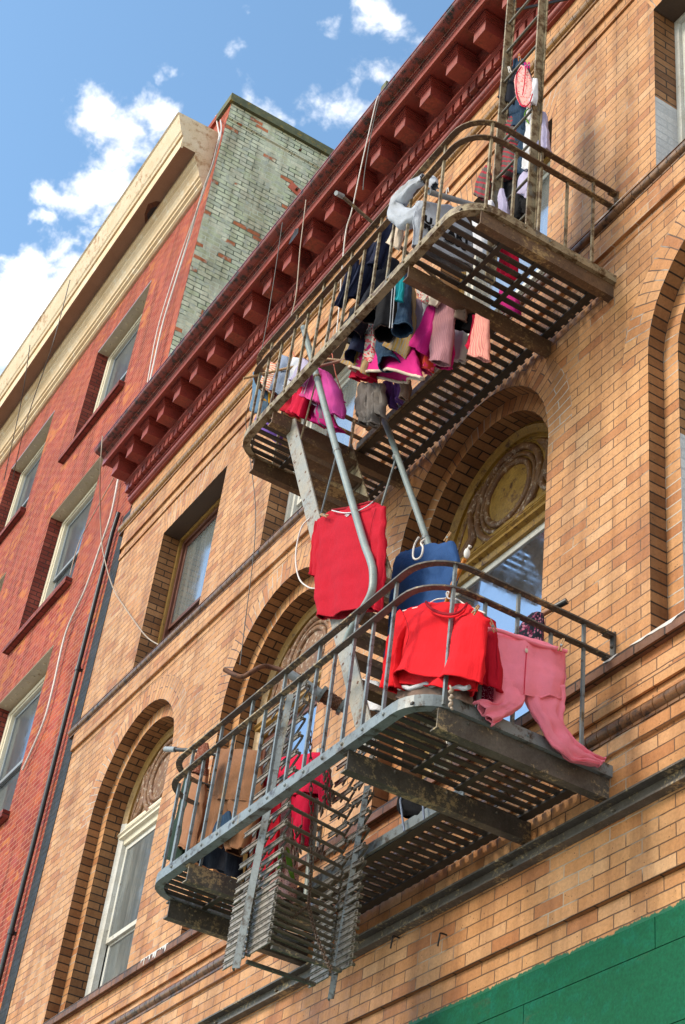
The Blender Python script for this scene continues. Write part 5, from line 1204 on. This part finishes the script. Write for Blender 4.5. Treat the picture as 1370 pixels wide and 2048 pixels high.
# ---- hangers and pegs
def hanger(label, pts, Y, mat, r=.0045): 
    b = MB(); b.tube(catmull([at(p[0], p[1], Y) for p in pts], 6), r, 6); return tag(b.build('clothes_hanger', mat), label, 'hanger', 'wire hangers')
hanger('white plastic hanger looped on the navy sweatpants', [(838, 1074), (829, 1090), (826, 1112), (832, 1119), (842, 1113), (846, 1096), (842, 1086), (850, 1078)], -.95, M['white_cable'], .007)
hanger('thin white wire hanger inside the neck of the bright red sweatshirt', [(806, 1222), (850, 1210), (872, 1199), (892, 1196), (893, 1186), (898, 1184), (896, 1196), (915, 1199), (932, 1210), (970, 1226)], -1.10, M['white_cable'])
hanger('red wire hanger in front of the dark upper window', [(652, 722), (658, 712), (664, 708), (666, 720), (672, 750), (682, 778), (684, 782)], -.85, M['orange_plate'])
hanger('red wire hanger above the blue grey shirt in the left bay', [(580, 718), (582, 706), (586, 705), (590, 716), (594, 726)], -1.05, M['orange_plate'])
hanger('pale hanger hook above the grey sweatshirt', [(893, 400), (893, 382), (896, 376), (897, 384)], -1.0, M['white_cable'])
def peg(label, px, py, qx, qy, Y=None, X=None, mat=None):
    f = (lambda a, b: atx(a, b, X)) if X is not None else (lambda a, b: at(a, b, Y))
    a, e = f(px, py), f(qx, qy); t = thing('clothespin', label, 'clothespin', (a + e) / 2, 'clothespins'); d = (e - a).normalized(); n = d.cross(V((.7, -.7, 0))).normalized(); o_ = d.cross(n)
    for s in (-1, 1):
        b = MB(); b.bar(a + n * (s * .0085), e + n * (s * .0045), .010, .0065, o_); b.build('jaw', mat or M['wood'], t)
    b = MB(); c = a.lerp(e, .45); b.tube([c - o_ * .008, c + o_ * .008], .0075, 8); b.build('spring', M['steel'], t)
peg('wooden peg on the right shoulder of the bright red sweatshirt', 946, 1228, 958, 1211, Y=-1.18)
peg('big wooden peg at the left of the pink leggings waist', 991, 1264, 979, 1238, X=-6.06)
peg('wooden peg at the right of the pink leggings waist', 1119, 1302, 1127, 1278, X=-6.06)
peg('wooden peg on the navy sweatpants waist', 890, 1083, 901, 1064, Y=-.90)
peg('wooden peg on the left shoulder of the crimson shirt', 655, 1032, 641, 1029, Y=-1.19)
peg('white peg on the dark denim vest', 1021, 146, 1017, 134, Y=-.79, mat=M['white_cable'])
peg('pink peg on the floral underwear', 1053, 138, 1050, 126, Y=-.83, mat=C_['hotpink'])
peg('second pink peg right of the floral underwear', 1057, 137, 1058, 125, Y=-.83, mat=C_['hotpink'])
peg('orange peg on top of the blue jeans', 1039, 122, 1038, 108, Y=-.72, mat=M['orange_wood'])
# knotted cord on the lower corner
kn_ = MB(); pts = [atx(902 + random.uniform(-4, 4), 1388 + k * 4, -6.17 + random.uniform(0, .02)) if False else at(902 + (k % 3) * 2 - 2, 1372 + k * 4.2, -1.17 - .01 * (k % 2)) for k in range(12)]
kn_.tube(catmull(pts, 3), [.012 if (k // 5) % 2 else .007 for k in range(34)], 6); tag(kn_.build('knotted_cord', M['tan_cable']), 'knotted rusty cord tied at the rounded corner of the lower balcony edge', 'cord')

# seams of the two red tops
for p_, pts in ((red, [(806, 1226, -1.150), (814, 1245, -1.155), (818, 1268, -1.158), (812, 1290, -1.155)]),):
    child_of(p_, trim('seam', C_['redin'], pts, None, r=.0018))
child_of(hs, trim('seam', C_['redin'], [(752, 1016, -1.165), (744, 1045, -1.172), (738, 1080, -1.175), (736, 1110, -1.175)], None, r=.0018))

# a few more pieces crowding the left bay and the opening
garment('pink_towel', 'hot pink towel folded over the rail between the white shirt and the stair handrail', 'towel', C_['hotpink'], [[(604, 722, 624, 728, .02), (596, 752, 622, 760, .04), (590, 782, 616, 792, .045)]], -.94, fold=.02)
garment('magenta_skirt', 'magenta skirt hanging lowest under the pink jackets', 'skirt', C_['magenta'], [[(628, 800, 662, 806, .03), (626, 826, 668, 838, .05), (634, 846, 682, 862, .055)]], -.90, fold=.022)
garment('white_blouse', 'white blouse with lavender shade between the blue grey shirt and the striped top', 'blouse', C_['white'], [[(560, 735, 576, 742, .02), (550, 762, 572, 770, .035), (546, 786, 566, 794, .04)]], -.92, fold=.016)
garment('black_tshirt', 'black t-shirt hanging behind the dark trouser legs', 'shirt', C_['black'], [[(700, 620, 790, 600, .04), (698, 660, 786, 650, .05), (700, 690, 780, 690, .05)]], -.78, fold=.02)
garment('crimson_skirt', 'crimson lining of a child skirt showing left of the hot pink dress', 'skirt', C_['crimson'], [[(712, 728, 752, 722, .03), (706, 744, 752, 742, .045), (702, 756, 750, 760, .05)]], -.80, fold=.02)
garment('pink_cloth', 'bright pink cloth hanging right of the hot pink dress', 'cloth', C_['pinkjkt'], [[(836, 690, 858, 694, .03), (834, 716, 858, 722, .04), (838, 740, 856, 746, .035)]], -.70, fold=.02)
SKY_DUST, SKY_STR, SUN_STR, SUN_ANG, EXPO = 0.6, .135, 1.5, 18, 1.2
SKY_GAIN = (.90, 1.05, 1.02, 1); CLOUD_RGB = (5.0, 5.0, 5.1); FILL_CLOUD_RGB = (7.4, 6.3, 5.1, 1)
# ---------------------------------------------------------------- sky, sun, camera
SUN_DIR = V((-.16, -.78, .60)).normalized()          # towards the sun
el = math.asin(SUN_DIR.z); az = math.atan2(SUN_DIR.x, SUN_DIR.y)
W = bpy.data.worlds.new('World'); SC.world = W; W.use_nodes = True
nt = W.node_tree; nt.nodes.clear()
out = nt.nodes.new('ShaderNodeOutputWorld'); bg = nt.nodes.new('ShaderNodeBackground'); nt.links.new(bg.outputs[0], out.inputs[0])
sky = nt.nodes.new('ShaderNodeTexSky'); sky.sky_type = 'NISHITA'; sky.sun_disc = False
sky.sun_elevation = el; sky.sun_rotation = az; sky.air_density = 1.0; sky.dust_density = SKY_DUST; sky.ozone_density = 1.2; sky.altitude = 0
bg.inputs['Strength'].default_value = SKY_STR
tc = nt.nodes.new('ShaderNodeTexCoord'); dirv = tc.outputs['Generated']
def wm(op, a, b=0.0, clamp=False):
    x = nt.nodes.new('ShaderNodeMath'); x.operation = op; x.use_clamp = clamp
    for s, v in ((x.inputs[0], a), (x.inputs[1], b)):
        if isinstance(v, (int, float)): s.default_value = v
        else: nt.links.new(v, s)
    return x.outputs[0]
CLOUDS = [(195, 215, .026, 1.05), (235, 255, .032, 1.1), (285, 262, .030, 1.05), (330, 258, .018, .85), (160, 255, .014, .75),
          (125, 372, .016, .75), (170, 385, .024, .95), (215, 375, .032, 1.1), (265, 365, .026, 1.0), (200, 430, .02, .8), (110, 430, .012, .6),
          (125, 515, .022, .95), (80, 555, .026, 1.05), (20, 530, .014, .6), (140, 560, .026, 1), (10, 680, .06, 1.25), (60, 640, .045, 1.15), (110, 600, .03, 1.1),
          (480, 130, .020, .58), (545, 210, .026, .62), (510, 170, .016, .5), (580, 240, .018, .5), (640, 180, .026, .66), (690, 195, .02, .52), (760, 120, .028, .66), (725, 160, .018, .52), (720, 225, .022, .52), (770, 15, .028, .85), (735, 5, .016, .6), (815, 50, .014, .5), (630, 25, .018, .48), (385, 178, .014, .44), (305, 147, .012, .42), (490, 8, .018, .46)]
wn = nt.nodes.new('ShaderNodeTexNoise'); nt.links.new(dirv, wn.inputs['Vector']); wn.inputs['Scale'].default_value = 17; wn.inputs['Detail'].default_value = 5; wn.inputs['Roughness'].default_value = .6
ws_ = nt.nodes.new('ShaderNodeVectorMath'); ws_.operation = 'MULTIPLY_ADD'; nt.links.new(wn.outputs['Color'], ws_.inputs[0]); ws_.inputs[1].default_value = (.085,) * 3; nt.links.new(dirv, ws_.inputs[2])
wc_ = nt.nodes.new('ShaderNodeVectorMath'); wc_.operation = 'SUBTRACT'; nt.links.new(ws_.outputs[0], wc_.inputs[0]); wc_.inputs[1].default_value = (.0425,) * 3
warped = wc_.outputs[0]
acc = None
for px, py, r, a in CLOUDS:
    d = ray(px, py).normalized()
    vm = nt.nodes.new('ShaderNodeVectorMath'); vm.operation = 'DISTANCE'; nt.links.new(warped, vm.inputs[0]); vm.inputs[1].default_value = d
    f = wm('MULTIPLY', wm('SUBTRACT', 1.0, wm('DIVIDE', vm.outputs['Value'], r), True), a)
    acc = f if acc is None else wm('MAXIMUM', acc, f)
nz = nt.nodes.new('ShaderNodeTexNoise'); nt.links.new(dirv, nz.inputs['Vector']); nz.inputs['Scale'].default_value = 26; nz.inputs['Detail'].default_value = 9; nz.inputs['Roughness'].default_value = .58; nz.inputs['Distortion'].default_value = .25
nz2 = nt.nodes.new('ShaderNodeTexNoise'); nt.links.new(dirv, nz2.inputs['Vector']); nz2.inputs['Scale'].default_value = 3.2; nz2.inputs['Detail'].default_value = 6
# warm cloud added out of view as fill light; clouds of the view
vd = nt.nodes.new('ShaderNodeVectorMath'); vd.operation = 'DISTANCE'; nt.links.new(dirv, vd.inputs[0]); vd.inputs[1].default_value = ray(500, 350).normalized()
away = wm('MULTIPLY', wm('SUBTRACT', vd.outputs['Value'], .42, True), 2.2, True)
vr = nt.nodes.new('ShaderNodeVectorMath'); vr.operation = 'DISTANCE'; nt.links.new(dirv, vr.inputs[0]); _d = ray(1050, 1150).normalized(); vr.inputs[1].default_value = (_d.x, -_d.y, _d.z)
open_ = wm('MULTIPLY', wm('SUBTRACT', vr.outputs['Value'], .30, True), 4.0, True)
away = wm('MULTIPLY', away, open_)
fill_cloud = wm('MULTIPLY', wm('MULTIPLY', wm('SUBTRACT', nz2.outputs['Fac'], .40), 3.0, True), away)
den = wm('ADD', wm('MULTIPLY', acc, .95), wm('MULTIPLY', wm('SUBTRACT', nz.outputs['Fac'], .5), 1.9))
mr = nt.nodes.new('ShaderNodeMapRange'); mr.interpolation_type = 'SMOOTHSTEP'; nt.links.new(den, mr.inputs[0]); mr.inputs[1].default_value = .22; mr.inputs[2].default_value = .84
near = wm('MULTIPLY', mr.outputs[0], wm('MULTIPLY', acc, 6.0, True))
dens = near
shade = nt.nodes.new('ShaderNodeMapRange'); nt.links.new(nz.outputs['Fac'], shade.inputs[0]); shade.inputs[1].default_value = .3; shade.inputs[2].default_value = .6; shade.inputs[3].default_value = .86; shade.inputs[4].default_value = 1.05
cc = nt.nodes.new('ShaderNodeCombineColor'); 
for k, v in enumerate(CLOUD_RGB): nt.links.new(wm('MULTIPLY', shade.outputs[0], v), cc.inputs[k])
gain = nt.nodes.new('ShaderNodeMix'); gain.data_type = 'RGBA'; gain.blend_type = 'MULTIPLY'; gain.inputs[0].default_value = 1
nt.links.new(sky.outputs[0], gain.inputs[6]); gain.inputs[7].default_value = SKY_GAIN
mix = nt.nodes.new('ShaderNodeMix'); mix.data_type = 'RGBA'; nt.links.new(dens, mix.inputs[0]); nt.links.new(gain.outputs[2], mix.inputs[6]); nt.links.new(cc.outputs[0], mix.inputs[7])
mix2 = nt.nodes.new('ShaderNodeMix'); mix2.data_type = 'RGBA'; nt.links.new(fill_cloud, mix2.inputs[0]); nt.links.new(mix.outputs[2], mix2.inputs[6]); mix2.inputs[7].default_value = FILL_CLOUD_RGB
nt.links.new(mix2.outputs[2], bg.inputs['Color'])
ld = bpy.data.lights.new('sun', 'SUN'); ld.energy = SUN_STR; ld.angle = math.radians(SUN_ANG); ld.color = (1, .86, .68)
lo = bpy.data.objects.new('sun', ld); COL.objects.link(lo); lo.rotation_euler = SUN_DIR.to_track_quat('Z', 'Y').to_euler(); lo.location = (-10, -20, 30)
cd = bpy.data.cameras.new('camera'); co = bpy.data.objects.new('camera', cd); COL.objects.link(co)
cd.sensor_fit = 'VERTICAL'; cd.sensor_height = 36; cd.lens = 36 * FPX / 2048; cd.clip_end = 1000; cd.clip_start = .05
mw = Matrix(((RM[0][0], -RM[1][0], -RM[2][0], CAM.x), (RM[0][1], -RM[1][1], -RM[2][1], CAM.y), (RM[0][2], -RM[1][2], -RM[2][2], CAM.z), (0, 0, 0, 1)))
co.matrix_world = mw; SC.camera = co
SC.view_settings.view_transform = 'Standard'; SC.view_settings.look = 'None'; SC.view_settings.exposure = EXPO; SC.view_settings.gamma = 1
